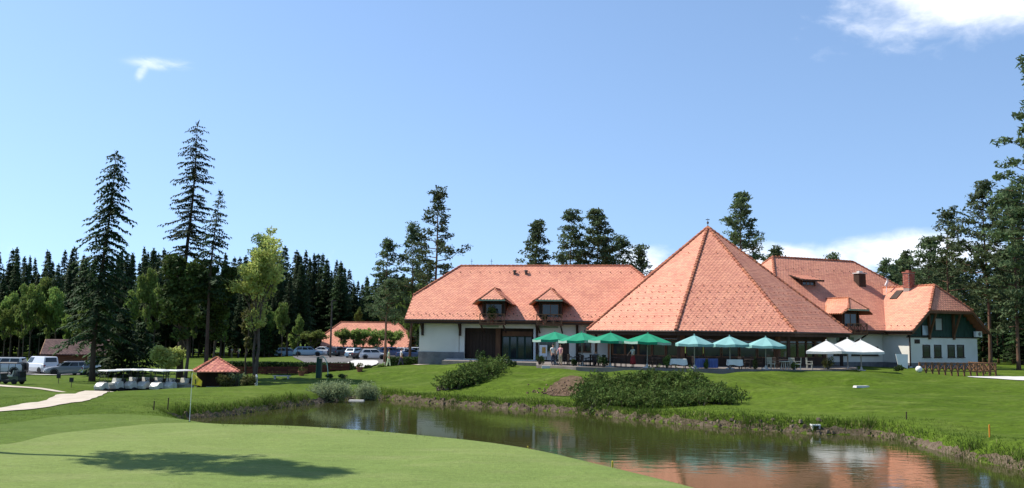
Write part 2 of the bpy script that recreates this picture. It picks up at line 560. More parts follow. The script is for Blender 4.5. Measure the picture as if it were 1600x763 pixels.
def drape_ribbon(name, pts, widths, m, off=0.03, nw=6, step=0.6):
    pts = [Vector((p[0], p[1], 0)) for p in pts]
    P2, W2 = [], []
    for i in range(len(pts) - 1):
        p0, p1, p2, p3 = pts[max(i - 1, 0)], pts[i], pts[i + 1], pts[min(i + 2, len(pts) - 1)]
        n = max(2, int((p2 - p1).length / step))
        for k in range(n):
            t = k / n
            P2.append(0.5 * ((2 * p1) + (p2 - p0) * t + (2 * p0 - 5 * p1 + 4 * p2 - p3) * t * t + (3 * p1 - p0 - 3 * p2 + p3) * t ** 3))
            W2.append(widths[i] * (1 - t) + widths[i + 1] * t)
    P2.append(pts[-1]); W2.append(widths[-1])
    V = []
    for i, p in enumerate(P2):
        t = (P2[min(i + 1, len(P2) - 1)] - P2[max(i - 1, 0)]).normalized()
        nn = Vector((t.y, -t.x, 0))
        for k in range(nw + 1):
            q = p + nn * W2[i] * (k / nw - 0.5) * (1 + 0.04 * math.sin(i * 1.7) * (k in (0, nw)))
            V.append((q.x, q.y))
    A = np.array(V)
    Z = gz_arr(A[:, 0], A[:, 1]) + off
    mb = MB()
    vs = [(a, b, c) for (a, b), c in zip(V, Z)]
    # skirt so the sheet does not float
    fs = []
    w = nw + 1
    for i in range(len(P2) - 1):
        for k in range(nw):
            fs.append((i * w + k, i * w + k + 1, (i + 1) * w + k + 1, (i + 1) * w + k))
    mb.add(vs, fs)
    return mb.build(name, m, kind='structure', smooth=True)

def drape_blob(name, poly, m, off=0.03, rings=24, dens=0.8, jitter=0.0, kind='structure'):
    A = np.array([(p[0], p[1]) for p in poly])
    for _ in range(3):
        A = chaikin(A)
    out = []
    for i in range(len(A)):
        a, b = A[i], A[(i + 1) % len(A)]
        n = max(1, int(np.hypot(*(b - a)) / dens))
        for k in range(n):
            out.append(a + (b - a) * k / n)
    A = np.array(out)
    c = A.mean(0)
    n = len(A)
    if jitter:
        rs = np.random.RandomState(5)
        A = c + (A - c) * (1 + jitter * rs.uniform(-1, 1, (n, 1)))
    V = [c[None, :]] + [c + (A - c) * (r / rings) for r in range(1, rings + 1)]
    V = np.concatenate(V)
    Z = gz_arr(V[:, 0], V[:, 1]) + off
    fs = [(0, 1 + i, 1 + (i + 1) % n) for i in range(n)]
    for r in range(rings - 1):
        b0, b1 = 1 + r * n, 1 + (r + 1) * n
        fs += [(b0 + i, b1 + i, b1 + (i + 1) % n, b0 + (i + 1) % n) for i in range(n)]
    mb = MB().add([(x, y, z) for (x, y), z in zip(V, Z)], fs)
    return mb.build(name, m, kind=kind, smooth=True)

# putting green with its mown collar
M_green = turf('putting_turf', ((0.140, 0.192, 0.050), (0.162, 0.208, 0.058), (0.195, 0.220, 0.080)), 9.0, 7.0, .17) if True else mat('putting_turf', (0.170, 0.232, 0.060), (0.132, 0.200, 0.044), scale=0.5, rough=0.95, spec=0.1, bump=0.3, bscale=14, world_co=True, col3=(0.20, 0.232, 0.075), scale3=0.22, detail=8)
gpoly = [xy(p) for p in edge] + [xy(G(a, b, GREEN_Z)) for a, b in ((250, 664), (150, 672), (70, 684), (0, 700))] + [(-24, 27), (-22, 17), (-8, 12), (3, 14)]
M_fringe = turf('fringe_turf', ((0.078, 0.122, 0.020), (0.096, 0.138, 0.026), (0.128, 0.160, 0.044)), 5.0, 6.0, .24)
fpoly = [xy(p + Vector((.45, .35, 0))) for p in edge] + [xy(G(a, b, 1.1)) for a, b in ((255, 652), (190, 648), (110, 652), (40, 660), (-20, 672))] + [(-30, 34), (-30, 15), (-8, 10), (4, 12)]
drape_blob('green_collar', fpoly, M_fringe, 0.02, rings=46, dens=0.7)
drape_blob('putting_green', gpoly, M_green, 0.035, rings=46, dens=0.7)

# water
M_water = bpy.data.materials.new('pond_water')
M_water.use_nodes = True
nt = M_water.node_tree
bs = nt.nodes['Principled BSDF']
bs.inputs['Base Color'].default_value = (0.036, 0.040, 0.010, 1)
bs.inputs['Roughness'].default_value = 0.06
bs.inputs['IOR'].default_value = 1.33
bs.inputs['Specular IOR Level'].default_value = 0.5
g = nt.nodes.new('ShaderNodeNewGeometry')
mp = nt.nodes.new('ShaderNodeMapping')
mp.inputs['Scale'].default_value = (0.8, 1.6, 1)
nt.links.new(g.outputs['Position'], mp.inputs[0])
n1 = nt.nodes.new('ShaderNodeTexNoise'); n1.inputs['Scale'].default_value = 1.1; n1.inputs['Detail'].default_value = 4
nt.links.new(mp.outputs[0], n1.inputs['Vector'])
n2 = nt.nodes.new('ShaderNodeTexNoise'); n2.inputs['Scale'].default_value = 0.12; n2.inputs['Detail'].default_value = 2
nt.links.new(g.outputs['Position'], n2.inputs['Vector'])
mr = nt.nodes.new('ShaderNodeMapRange'); mr.inputs[1].default_value = 0.4; mr.inputs[2].default_value = 0.65; mr.inputs[3].default_value = 0.15; mr.inputs[4].default_value = 1.0
nt.links.new(n2.outputs[0], mr.inputs[0])
mu = nt.nodes.new('ShaderNodeMath'); mu.operation = 'MULTIPLY'
nt.links.new(n1.outputs[0], mu.inputs[0]); nt.links.new(mr.outputs[0], mu.inputs[1])
bp = nt.nodes.new('ShaderNodeBump'); bp.inputs['Strength'].default_value = 0.24; bp.inputs['Distance'].default_value = 0.06
nt.links.new(mu.outputs[0], bp.inputs['Height']); nt.links.new(bp.outputs[0], bs.inputs['Normal'])
c = SH.mean(0)
wv = [(x, y, 0.0) for x, y in SH]
# push the sheet's rim slightly under the bank
ext = []
for i in range(len(SH)):
    t = SH[(i + 1) % len(SH)] - SH[i - 1]
    t = t / (np.hypot(*t) + 1e-9)
    ext.append((SH[i][0] - t[1] * 0.35, SH[i][1] + t[0] * 0.35, 0.02))
MB().add(ext, [tuple(range(len(ext)))]).build('pond_water', M_water, kind='structure')

# paths, car park, terrace
M_path = mat('sandy_path', (0.52, 0.45, 0.36), (0.42, 0.36, 0.28), scale=1.2, rough=0.95, bump=0.4, bscale=18, world_co=True)
M_asph = mat('asphalt', (0.16, 0.15, 0.145), (0.11, 0.105, 0.10), scale=0.8, rough=0.95, bump=0.3, bscale=20, world_co=True)
M_conc = mat('pale_concrete', (0.60, 0.58, 0.55), (0.48, 0.46, 0.43), scale=0.9, rough=0.9, bump=0.3, bscale=12, world_co=True)
pj = on(150, 70)
lower = [on(-160, 43), on(-60, 44.8), on(0, 46.6), on(50, 50), on(95, 55.5), on(125, 61.5), on(145, 67), on(158, 71)]
drape_ribbon('lower_path', [xy(p) for p in lower], [1.7, 1.7, 1.7, 2.0, 2.6, 2.7, 2.4, 1.8], M_path, 0.04)
upper = [on(-160, 78), on(-40, 76), on(0, 74.8), on(60, 73.4), on(110, 72), on(150, 70.5)]
drape_ribbon('upper_path', [xy(p) for p in upper], [1.0, 1.0, 1.0, 1.0, 1.2, 1.6], M_path, 0.045)
cp = [on(-200, 100), on(0, 100), on(160, 100), on(175, 112), on(100, 122), on(-200, 122)]
drape_blob('car_park_apron', [xy(p) for p in cp], M_asph, 0.05, rings=10)
drape_ribbon('car_park_kerb', [xy(on(x, 98.6)) for x in (-60, 0, 60, 110, 148)], [.6] * 5, M_conc, 0.10)
cp2 = [on(470, 118), on(548, 108), on(612, 112), on(640, 122), on(660, 160), on(560, 175), on(450, 165)]
drape_blob('far_car_park', [xy(p) for p in cp2], M_asph, 0.05, rings=10)
drape_blob('white_forecourt', [xy(on(a, b)) for a, b in ((545, 106), (566, 104), (590, 110), (592, 127), (548, 125), (541, 116))], M_conc, 0.16, rings=8)
drape_ribbon('stepping_path', [xy(on(a, b)) for a, b in ((560, 93), (600, 92), (640, 93), (662, 90))], [1.3, 1.5, 1.4, 1.2], M_path, 0.05)
drape_ribbon('right_driveway', [xy(on(a, b)) for a, b in ((1512, 77.5), (1550, 77), (1590, 76.5), (1660, 76), (1800, 76))], [0.8, 3.6, 5.6, 6.2, 6.6], M_conc, 0.05)

# flower and bark beds on the slope
M_bark = mat('bark_bed', (0.085, 0.058, 0.028), (0.15, 0.095, 0.06), scale=3.0, rough=1.0, bump=0.8, bscale=9, world_co=True)
def chunks(name, pts, m, seed=1):
    rs = random.Random(seed); mb = MB()
    for x, y, s in pts:
        z = gz(x, y)
        mb.box((x, y, z + s * .25), (s * rs.uniform(.7, 1.4), s * rs.uniform(.7, 1.2), s * rs.uniform(.5, .9)), rs.uniform(0, 3), top=(rs.uniform(.4, .8), rs.uniform(.4, .8)))
    return mb.build(name, m, kind='stuff')
bed = [on(848, 67.6), on(862, 66.2), on(885, 65.6), on(912, 65.6), on(917, 68.2), on(900, 69.3), on(870, 69.0)]
drape_blob('bark_bed', [xy(p) for p in bed], M_bark, 0.05, rings=8, jitter=0.04)
bc = on(876, 67.4)
chunks('bark_chips', [(bc.x + rnd.gauss(0, .7), bc.y + rnd.gauss(0, .55), rnd.uniform(.05, .17)) for _ in range(300)], mat('bark_chip', (0.13, 0.075, 0.045), (0.24, 0.15, 0.10), scale=2.0, rough=1.0, isl=0.5), 3)

# ---- bank: dark earth lumps, stones and coarse grass along the waterline, tufts in the rough
BUSH_XY = [(on(515, 68.8).x, 68.3, 2.0), (on(574, 71.6).x, 71.0, 1.5)]
def blades(name, pts, m, seed, hmin, hmax, per, spread, wide):
    rs = np.random.RandomState(seed)
    Pt = np.repeat(np.asarray(pts), per, axis=0)
    n = len(Pt)
    off = rs.normal(0, spread, (n, 2))
    X, Y = Pt[:, 0] + off[:, 0], Pt[:, 1] + off[:, 1]
    d = sdist(X, Y)
    k = d > -0.12
    for b_ in BUSH_XY:
        k &= (X - b_[0]) ** 2 + (Y - b_[1]) ** 2 > b_[2] ** 2
    X, Y = X[k], Y[k]; n = len(X)
    Z = np.maximum(gz_arr(X, Y), -0.05) - 0.02
    H = rs.uniform(hmin, hmax, n); a = rs.uniform(0, 2 * np.pi, n); lean = rs.uniform(0.1, 0.7, n) * H; la = rs.uniform(0, 2 * np.pi, n)
    T = np.zeros((n, 3, 3))
    w = wide * rs.uniform(.6, 1.3, n)
    T[:, 0] = np.stack([X - np.cos(a) * w, Y - np.sin(a) * w, Z], 1)
    T[:, 1] = np.stack([X + np.cos(a) * w, Y + np.sin(a) * w, Z], 1)
    T[:, 2] = np.stack([X + np.cos(la) * lean, Y + np.sin(la) * lean, Z + H], 1)
    return link(name, tri_mesh(name, T, m), kind='stuff')
M_blade = mat('grass_blades', (0.100, 0.150, 0.022), (0.070, 0.115, 0.016), scale=0.6, rough=0.8, spec=0.15, isl=0.35, trans=0.3, world_co=True)
M_rough = mat('rough_blades', (0.085, 0.125, 0.018), (0.062, 0.100, 0.014), scale=0.5, rough=0.85, spec=0.1, isl=0.3, trans=0.3, world_co=True)
M_dry = mat('dry_blades', (0.30, 0.24, 0.12), (0.18, 0.17, 0.06), scale=0.8, rough=0.9, isl=0.35, trans=0.2, world_co=True)
M_earth = mat('bank_earth', (0.085, 0.06, 0.038), (0.14, 0.105, 0.07), scale=3, rough=1.0, bump=0.6, world_co=True)
far_shore = []
rs = random.Random(4)
for i in range(len(SH)):
    a, b = SH[i], SH[(i + 1) % len(SH)]
    mid = (a + b) / 2
    if mid[1] < 30 and mid[0] > 20 or mid[1] < 12:
        continue
    n = int(np.hypot(*(b - a)) / 0.10) + 1
    for k in range(n):
        far_shore.append(tuple(a + (b - a) * (k + rs.random()) / n))
FS = np.array(far_shore)
cen = np.array([8.0, 45.0])
isfar = np.array([sdist(np.array([x]), np.array([y - 1.0]))[0] < 0 for x, y in far_shore])
far_pts = FS[isfar]
near_pts = FS[~isfar]
blades('bank_grass', far_pts + np.array([0, .42]), M_blade, 1, .06, .25, 36, .36, .018)
blades('dry_bank_grass', far_pts[rs.sample(range(len(far_pts)), len(far_pts) * 3 // 4)] + np.array([0, .15]), M_dry, 2, .10, .34, 7, .28, .018)
blades('near_bank_grass', near_pts, M_rough, 3, .06, .20, 18, .55, .014)
# the cut edge of the bank: a strip of bare dark earth above the water
def bank_strip():
    mb = MB(); n = len(SH); k = 4
    V = []
    rr_ = np.random.RandomState(3)
    pts = []
    for i in range(n):
        a, b = SH[i], SH[(i + 1) % n]
        m_ = max(1, int(np.hypot(*(b - a)) / .25))
        for j in range(m_):
            pts.append(a + (b - a) * j / m_)
    pts = np.array(pts); n = len(pts)
    t = np.roll(pts, -2, 0) - np.roll(pts, 2, 0); t /= np.linalg.norm(t, axis=1)[:, None] + 1e-9
    out = np.stack([t[:, 1], -t[:, 0]], 1)
    if sdist(pts[5:6, 0] + out[5, 0], pts[5:6, 1] + out[5, 1])[0] < 0: out = -out
    for d in (-.12, .06, .15, .22):
        w_ = d + rr_.uniform(-.04, .04, n) * (d > 0) + (d > .2) * rr_.uniform(-.05, .16, n) * (rr_.rand(n) > .5)
        q = pts + out * w_[:, None]
        z = np.maximum(gz_arr(q[:, 0], q[:, 1]), -.06) + (.05 if d > 0 else 0) + rr_.uniform(-.015, .03, n)
        V += [(x, y, c_) for (x, y), c_ in zip(q, z)]
    F_ = []
    for r_ in range(3):
        for i in range(n):
            F_.append((r_ * n + i, r_ * n + (i + 1) % n, (r_ + 1) * n + (i + 1) % n, (r_ + 1) * n + i))
    return mb.add(V, F_).build('earth_bank', M_earth, kind='structure')
bank_strip()
chunks('bank_earth', [(p[0] + rs.gauss(0, .12), p[1] + rs.uniform(-.05, .3), rs.uniform(.08, .26)) for p in far_pts[::2] if rs.random() < .30], M_earth, 6)
# stony stretch of bank below the juniper
st = [p for p in far_pts if 10.5 < p[0] < 17 and p[1] > 44]
M_stone = mat('bank_stone', (0.19, 0.14, 0.10), (0.11, 0.08, 0.06), scale=3, rough=0.95, isl=0.4, bump=0.5, world_co=True)
chunks('bank_gravel', [(p[0] + rs.gauss(0, .2), p[1] + rs.uniform(0, .8), rs.uniform(.06, .24)) for p in st if rs.random() < .35], M_stone, 8)
rq = [far_pts[i] for i in rs.sample(range(len(far_pts)), 24)]
blades('reed_clumps', np.array([(p[0] + rs.gauss(0, .2), p[1] + rs.uniform(.0, .3)) for p in rq]), M_blade, 22, .30, .75, 60, .16, .018)
blades('dry_reed_clumps', np.array([(p[0] + rs.gauss(0, .2), p[1] + rs.uniform(.0, .3)) for p in rq[::3]]), M_dry, 23, .25, .55, 40, .20, .018)
# rough grass tufts on the mound, beyond the green and on the right hand bank
def scatter(n, x0, x1, y0, y1, seed, cond=None):
    r_ = np.random.RandomState(seed)
    X = r_.uniform(x0, x1, n); Y = r_.uniform(y0, y1, n)
    k = np.abs(X) < Y * 0.58 + 1.5
    if cond is not None:
        k &= cond(X, Y)
    d = sdist(X, Y)
    k &= d > 0.2
    return np.stack([X[k], Y[k]], 1)
GP = np.array(gpoly)
def in_green(X, Y, grow=0.0):
    c_ = GP.mean(0); A = c_ + (GP - c_) * (1 + grow)
    ins = np.zeros(X.shape, bool)
    for i in range(len(A)):
        (ax, ay), (bx, by) = A[i], A[(i + 1) % len(A)]
        ins ^= ((ay > Y) != (by > Y)) & (X < (bx - ax) * (Y - ay) / (by - ay + 1e-12) + ax)
    return ins
blades('rough_grass', scatter(60000, -36, 8, 18, 62, 11, lambda X, Y: ~in_green(X, Y, .03)), M_rough, 12, .02, .07, 3, .12, .010)
blades('slope_grass', scatter(26000, -12, 34, 34, 70, 13, lambda X, Y: (sdist(X, Y) < 3.5) & (Y > 34)), M_blade, 14, .04, .15, 3, .12, .012)
# ------------------------------------------------------------------ clubhouse materials
M_tile = mat('roof_tile', (0.66, 0.29, 0.19), (0.61, 0.255, 0.165), scale=0.5, rough=0.75, isl=0.09, spec=0.25, col3=(0.56, 0.23, 0.15), scale3=0.35, bump=0.15, bscale=10)
M_deck = mat('roof_underlay', (0.36, 0.14, 0.085), rough=0.9)
M_cap = mat('ridge_tile', (0.40, 0.14, 0.075), (0.30, 0.11, 0.06), scale=2, rough=0.8, isl=0.2)
M_dark = mat('dark_timber', (0.055, 0.030, 0.018), (0.035, 0.020, 0.013), scale=2, rough=0.7, stretch=(1, 1, .2))
M_brown = mat('brown_timber', (0.16, 0.075, 0.035), (0.11, 0.05, 0.025), scale=3, rough=0.7, stretch=(1, 1, .3))
M_rail = mat('railing_timber', (0.23, 0.115, 0.055), (0.16, 0.08, 0.04), scale=3, rough=0.7)
M_plaster = mat('white_plaster', (0.76, 0.73, 0.65), (0.69, 0.66, 0.58), scale=0.7, rough=0.9, bump=0.15, bscale=20)
M_plinth = mat('stone_plinth', (0.13, 0.135, 0.14), (0.20, 0.20, 0.20), scale=1.6, rough=0.9, bump=0.5, bscale=6)
M_greenw = mat('green_timber', (0.018, 0.055, 0.038), (0.012, 0.038, 0.028), scale=2, rough=0.6)
M_palegreen = mat('pale_green_panel', (0.30, 0.36, 0.26), (0.24, 0.30, 0.21), scale=1, rough=0.8)
M_glass = mat('window_glass', (0.015, 0.02, 0.022), (0.03, 0.035, 0.04), scale=0.4, rough=0.05, spec=0.6)
M_metal = mat('gutter_metal', (0.10, 0.075, 0.06), (0.07, 0.055, 0.05), scale=2, rough=0.45, metal=0.5)
M_white = mat('white_paint', (0.80, 0.80, 0.78), (0.74, 0.74, 0.72), scale=2, rough=0.6)
M_brick = mat('red_brick', (0.36, 0.12, 0.085), (0.26, 0.09, 0.065), scale=6, rough=0.9, isl=0.25, bump=0.3)
M_mortar = mat('mortar', (0.34, 0.28, 0.24), rough=0.95)
M_floor = mat('terrace_paving', (0.22, 0.19, 0.165), (0.17, 0.145, 0.125), scale=1.5, rough=0.9, bump=0.2, world_co=True)

def pip(poly, x, y):
    c_ = False
    n = len(poly)
    for i in range(n):
        ax, ay = poly[i]; bx, by = poly[(i + 1) % n]
        if (ay > y) != (by > y) and x < (bx - ax) * (y - ay) / (by - ay + 1e-12) + ax:
            c_ = not c_
    return c_
def tiles_on(mb, poly, tw=0.34, cs=0.255, inset=0.05):
    """lay overlapping pointed tiles on a planar roof polygon whose first edge is the eave"""
    p = [Vector(q) for q in poly]
    e = (p[1] - p[0]).normalized()
    n = Vector((0, 0, 0))
    for i in range(1, len(p) - 1):
        n += (p[i] - p[0]).cross(p[i + 1] - p[0])
    n.normalize()
    if n.z < 0:
        n = -n
    s = n.cross(e)
    if s.z < 0:
        s = -s
    q = [((v - p[0]).dot(e), (v - p[0]).dot(s)) for v in p]
    x0, x1 = min(a for a, b in q), max(a for a, b in q)
    y1 = max(b for a, b in q)
    row, y = 0, -0.06
    hw = tw * 0.48
    while y < y1:
        x = x0 + (tw / 2 if row % 2 else 0)
        while x < x1 + tw:
            cy = y + cs * 0.5
            if pip(q, x, cy) and (pip(q, x - hw * .8, cy) and pip(q, x + hw * .8, cy)):
                lift = 0.024 + rnd.uniform(-.004, .006)
                b = 0.085 * tw / .4
                pts = [(-hw, cs * 1.25, .008), (hw, cs * 1.25, .008), (hw, b, lift), (0, -b * .6, lift + .006), (-hw, b, lift)]
                vs = [p[0] + e * (x + a) + s * (y + c_) + n * d for a, c_, d in pts]
                vs += [vs[4] - n * .03, vs[3] - n * .03, vs[2] - n * .03]
                mb.add(vs, [(0, 4, 3, 2, 1), (4, 5, 6, 3), (3, 6, 7, 2)] if (vs[1] - vs[0]).cross(vs[4] - vs[0]).dot(n) < 0 else [(0, 1, 2, 3, 4), (4, 3, 6, 5), (3, 2, 7, 6)])
            x += tw
        y += cs; row += 1
def caps_on(mb, a, b, r=0.13, step=0.42):
    a, b = Vector(a), Vector(b)
    n = max(1, int((b - a).length / step))
    for i in range(n):
        p, q = a.lerp(b, i / n), a.lerp(b, (i + 1.12) / n)
        mb.tube([p + Vector((0, 0, .02)), q + Vector((0, 0, -.01))], [r * 1.12, r * .9], 7)
def guards_on(mb, poly, rows, dx, tw=.40, cs=.30):
    p = [Vector(q) for q in poly]
    e = (p[1] - p[0]).normalized()
    n = (p[1] - p[0]).cross(p[2] - p[0]).normalized()
    if n.z < 0: n = -n
    s = n.cross(e)
    if s.z < 0: s = -s
    q = [((v - p[0]).dot(e), (v - p[0]).dot(s)) for v in p]
    x0, x1 = min(a for a, b in q), max(a for a, b in q)
    for k, y in enumerate(rows):
        x = x0 + (dx / 2 if k % 2 else 0)
        while x < x1:
            if pip(q, x - .2, y) and pip(q, x + .2, y):
                c_ = p[0] + e * x + s * y + n * .06
                mb.beam(c_, c_ + n * .07 + s * .02, .09, .05)
            x += dx
def roof(parent, polys, caps, name='roof', th=.20, guards=(), tw=.34):
    d = MB()
    for q in polys:
        d.slab(q, th)
    r = d.build(name, M_deck, parent)
    t = MB()
    for q in polys:
        tiles_on(t, q, tw, tw * .75)
    t.build('roof_tiles', M_tile, r, kind='stuff')
    c_ = MB()
    for a, b in caps:
        caps_on(c_, a, b)
    c_.build('ridge_tiles', M_cap, r, kind='stuff')
    if guards:
        g_ = MB()
        for q, rows, dx in guards:
            guards_on(g_, q, rows, dx)
        g_.build('snow_guards', M_metal, r, kind='stuff')
    return r
def halfhip(u0, u1, v0, W, ze, zr, hip0, hip1, t):
    """front slope, back slope, two half hips; returns polygons, caps and verge points"""
    z1 = ze + t * (zr - ze)
    A, B = (u0, v0, ze), (u1, v0, ze)
    A1, B1 = (u0, v0 + t * W, z1), (u1, v0 + t * W, z1)
    RA, RB = (u0 + hip0, v0 + W, zr), (u1 - hip1, v0 + W, zr)
    A2, B2 = (u0, v0 + 2 * W - t * W, z1), (u1, v0 + 2 * W - t * W, z1)
    A3, B3 = (u0, v0 + 2 * W, ze), (u1, v0 + 2 * W, ze)
    front = [A, B, B1, RB, RA, A1]
    back = [B3, A3, A2, RA, RB, B2]
    polys = [front, back, [A2, A1, RA], [B1, B2, RB]]
    caps = [(RA, RB), (A1, RA), (B1, RB), (A2, RA), (B2, RB)]
    return polys, caps
def window(parent, u0, u1, z0, z1, v, name='window', mframe=None, mglass=None, cols=1, rows=1, fw=.07, depth=.08, sill=True):
    """in a facade whose outer face is at v; parts: window > pane, sill"""
    mframe = mframe or M_white
    f = MB()
    f.bb(u0 - fw, u0, v - depth, v + .05, z0 - fw, z1 + fw); f.bb(u1, u1 + fw, v - depth, v + .05, z0 - fw, z1 + fw)
    f.bb(u0, u1, v - depth, v + .05, z1, z1 + fw); f.bb(u0, u1, v - depth, v + .05, z0 - fw, z0)
    for i in range(1, cols):
        x = u0 + (u1 - u0) * i / cols
        f.bb(x - fw * .4, x + fw * .4, v - depth * .8, v + .04, z0, z1)
    for i in range(1, rows):
        x = z0 + (z1 - z0) * i / rows
        f.bb(u0, u1, v - depth * .6, v + .03, x - fw * .35, x + fw * .35)
    w_ = f.build(name, mframe, parent)
    for i in range(cols):
        a, b = u0 + (u1 - u0) * i / cols, u0 + (u1 - u0) * (i + 1) / cols
        MB().bb(a + .002, b - .002, v - .025, v + .02, z0 + .002, z1 - .002).build('pane', mglass or M_glass, w_)
    if sill:
        MB().bb(u0 - fw - .05, u1 + fw + .05, v - depth - .08, v - .003, z0 - fw - .06, z0 - fw - .003).build('sill', mframe, w_)
    return w_
def xrail(u0, u1, v, z0, z1, n, along='u'):
    """timber railing with crossed braces; returns (rails, braces) meshes builders"""
    a, b = MB(), MB()
    def pt(x, z):
        return (x, v, z) if along == 'u' else (v, x, z)
    a.beam(pt(u0, z1), pt(u1, z1), .10, .07); a.beam(pt(u0, z0), pt(u1, z0), .09, .06)
    for i in range(n + 1):
        x = u0 + (u1 - u0) * i / n
        a.beam(pt(x, z0 - .08), pt(x, z1 + .02), .08, .08)
    for i in range(n):
        x0, x1 = u0 + (u1 - u0) * i / n, u0 + (u1 - u0) * (i + 1) / n
        b.beam(pt(x0, z0), pt(x1, z1), .06, .04); b.beam(pt(x0, z1), pt(x1, z0), .06, .043)
    return a, b

# ------------------------------------------------------------------ left wing
aL = R(-9.0)
pE = P(632, 498.5, 92.0)
FZ = 2.70
L = Frame(pE.x, pE.y, FZ, aL)
wing = thing('clubhouse_wing', 'long white clubhouse wing with hipped orange tile roof and two balcony dormers', 'building', L.o, aL)
ZE = pE.z - FZ
WL = 7.4
_, zr1 = L.hit(720, 416.5, WL); _, zr2 = L.hit(985, 415, WL)
ZR = (zr1 + zr2) / 2
uR0, _ = L.hit(720, 416, WL); uR1, _ = L.hit(985, 415, WL)
LL = uR1 + uR0
polys, caps = halfhip(0, LL, 0, WL, ZE, ZR, uR0, uR0, .42)
roof(wing, polys, caps, guards=[(polys[0], [8.1], 1.05), (polys[0], [.55, .85], .8)])
VW = 1.25        # front wall line
def lu(px, v=VW):
    return L.hit(px, 530, v)[0]
def lz(py, px=780, v=VW):
    return L.hit(px, py, v)[1]
# fascia, gutter, soffit
MB().bb(.02, LL - .02, .03, .16, ZE - .42, ZE - .205).build('fascia', M_dark, wing)
g_ = MB(); g_.tube([(0, -.06, ZE - .08), (LL, -.06, ZE - .08)], .085, 8); g_.build('gutter', M_metal, wing)
MB().bb(.05, LL - .05, .163, VW + .5, ZE - .40, ZE - .30).build('soffit', M_dark, wing)
# walls
u_l, u_s, u_g0, u_g1, u_c, u_r = lu(655), lu(717), lu(724), lu(776), lu(782), lu(834)
zt = ZE - .403
w = MB()
w.bb(u_l, u_s, VW, VW + .3, lz(550, 690), zt)
w.bb(u_r + .25, LL - 1.2, VW, VW + .3, .001, zt)
w.bb(u_s + .002, u_r + .248, VW - .02, VW + .3, lz(513), zt)          # lintel strip
w.bb(u_l, u_l + .3, VW + .303, 2 * WL - 1.2, -.2, zt)                 # end wall
w.bb(LL - 1.5, LL - 1.2, VW + .303, 2 * WL - 1.2, -.2, zt)
w.bb(u_l + .303, LL - 1.503, 2 * WL - 1.5, 2 * WL - 1.2, -.2, zt)
w.bb(u_s + .05, u_g0 + .1, VW + .05, VW + .32, .0, lz(513) - .003)
w.build('wall', M_plaster, wing)
ge = MB()
for uu in (u_l - .3, LL - 1.0):
    n_ = 14
    for i in range(n_):
        a, b = i / n_, (i + 1) / n_
        va, vb = VW + (2 * WL - 2 * VW) * a, VW + (2 * WL - 2 * VW) * b
        top = lambda v: min(ZE + (ZR - ZE) * min(v, 2 * WL - v) / WL, ZE + .42 * (ZR - ZE)) - .22
        h = min(top(va), top(vb))
        if h > zt + .05:
            ge.bb(uu, uu + .2, va + .006, vb - .006, zt - .1, h)
ge.build('gable_boards', M_dark, wing, kind='stuff')
MB().bb(u_l - .06, u_g0 + .06, VW - .08, VW + .297, -1.6, lz(550, 690) - .003).build('plinth', M_plinth, wing)
MB().bb(u_l - .05, u_l + .296, VW + .31, 2 * WL - 1.1, -1.6, -.205).build('plinth', M_plinth, wing)
# recessed glazed zone
VR = VW + .9
r_ = MB()
r_.bb(u_s + .3, u_r + .2, VR + .2, VR + .35, 0, lz(513))
r_.build('recess_wall', M_dark, wing)
ud0, ud1 = lu(728, VR), lu(775, VR)
# sliding shutter bay made of boards
b0 = ud0
nb = 9
for i in range(nb):
    a, b = ud0 + (ud1 - ud0) * i / nb, ud0 + (ud1 - ud0) * (i + 1) / nb
    MB().bb(a + .01, b - .01, VR + .05, VR + .18, .05, lz(521)).build('shutter_board', M_dark, wing)
MB().bb(ud1 + .02, lu(783, VR) - .02, VR - .3, VR - .05, 0, lz(513)).build('column', M_brown, wing)
dx0, dx1 = lu(785, VR), lu(832, VR)
for i in range(4):
    a, b = dx0 + (dx1 - dx0) * i / 4, dx0 + (dx1 - dx0) * (i + 1) / 4
    window(wing, a + .09, b - .09, .12, lz(527, 800, VR), VR, 'glazed_door', M_greenw, None, 1, 2, .07, .08, False)
MB().bb(dx0, dx1, VR - .04, VR + .15, lz(527, 800, VR) + .09, lz(518, 800, VR)).build('door_lintel', M_brown, wing)
# posts under the eave with braces
for px in (658, 717, 838, 901):
    u = lu(px, .55)
    pm = MB(); pm.bb(u - .11, u + .11, VW - .32, VW - .10, (0 if px > 800 else zt - 1.2), zt)
    pm.beam((u, VW - .2, zt - .95), (u, .15, zt + .05), .12, .12)
    pm.build('eave_bracket' if px < 800 else 'eave_post', M_dark, wing)
# white pilaster right of the doors, pale green panels under the dormers
MB().bb(u_r - .02, u_r + .22, VW - .05, VW + .4, 0, lz(513) - .003).build('pilaster', M_white, wing)
for a, b in ((lu(752), lu(779)), (lu(842), lu(872))):
    MB().bb(a, b, VW - .06, VW - .023, lz(512), zt - .15).build('panel', M_palegreen, wing)
# windows and door right of the doors (behind the green parasols)
window(wing, lu(903), lu(922), .9, 2.2, VW, cols=2, mframe=M_brown)
dm = MB().bb(lu(873), lu(889), VW - .06, VW - .005, .02, 2.15).build('door', M_dark, wing)
MB().bb(lu(887) - .04, lu(887), VW - .12, VW - .063, .98, 1.04).build('handle', M_metal, dm)
window(wing, lu(844), lu(866), .9, 2.2, VW, cols=2, mframe=M_palegreen)
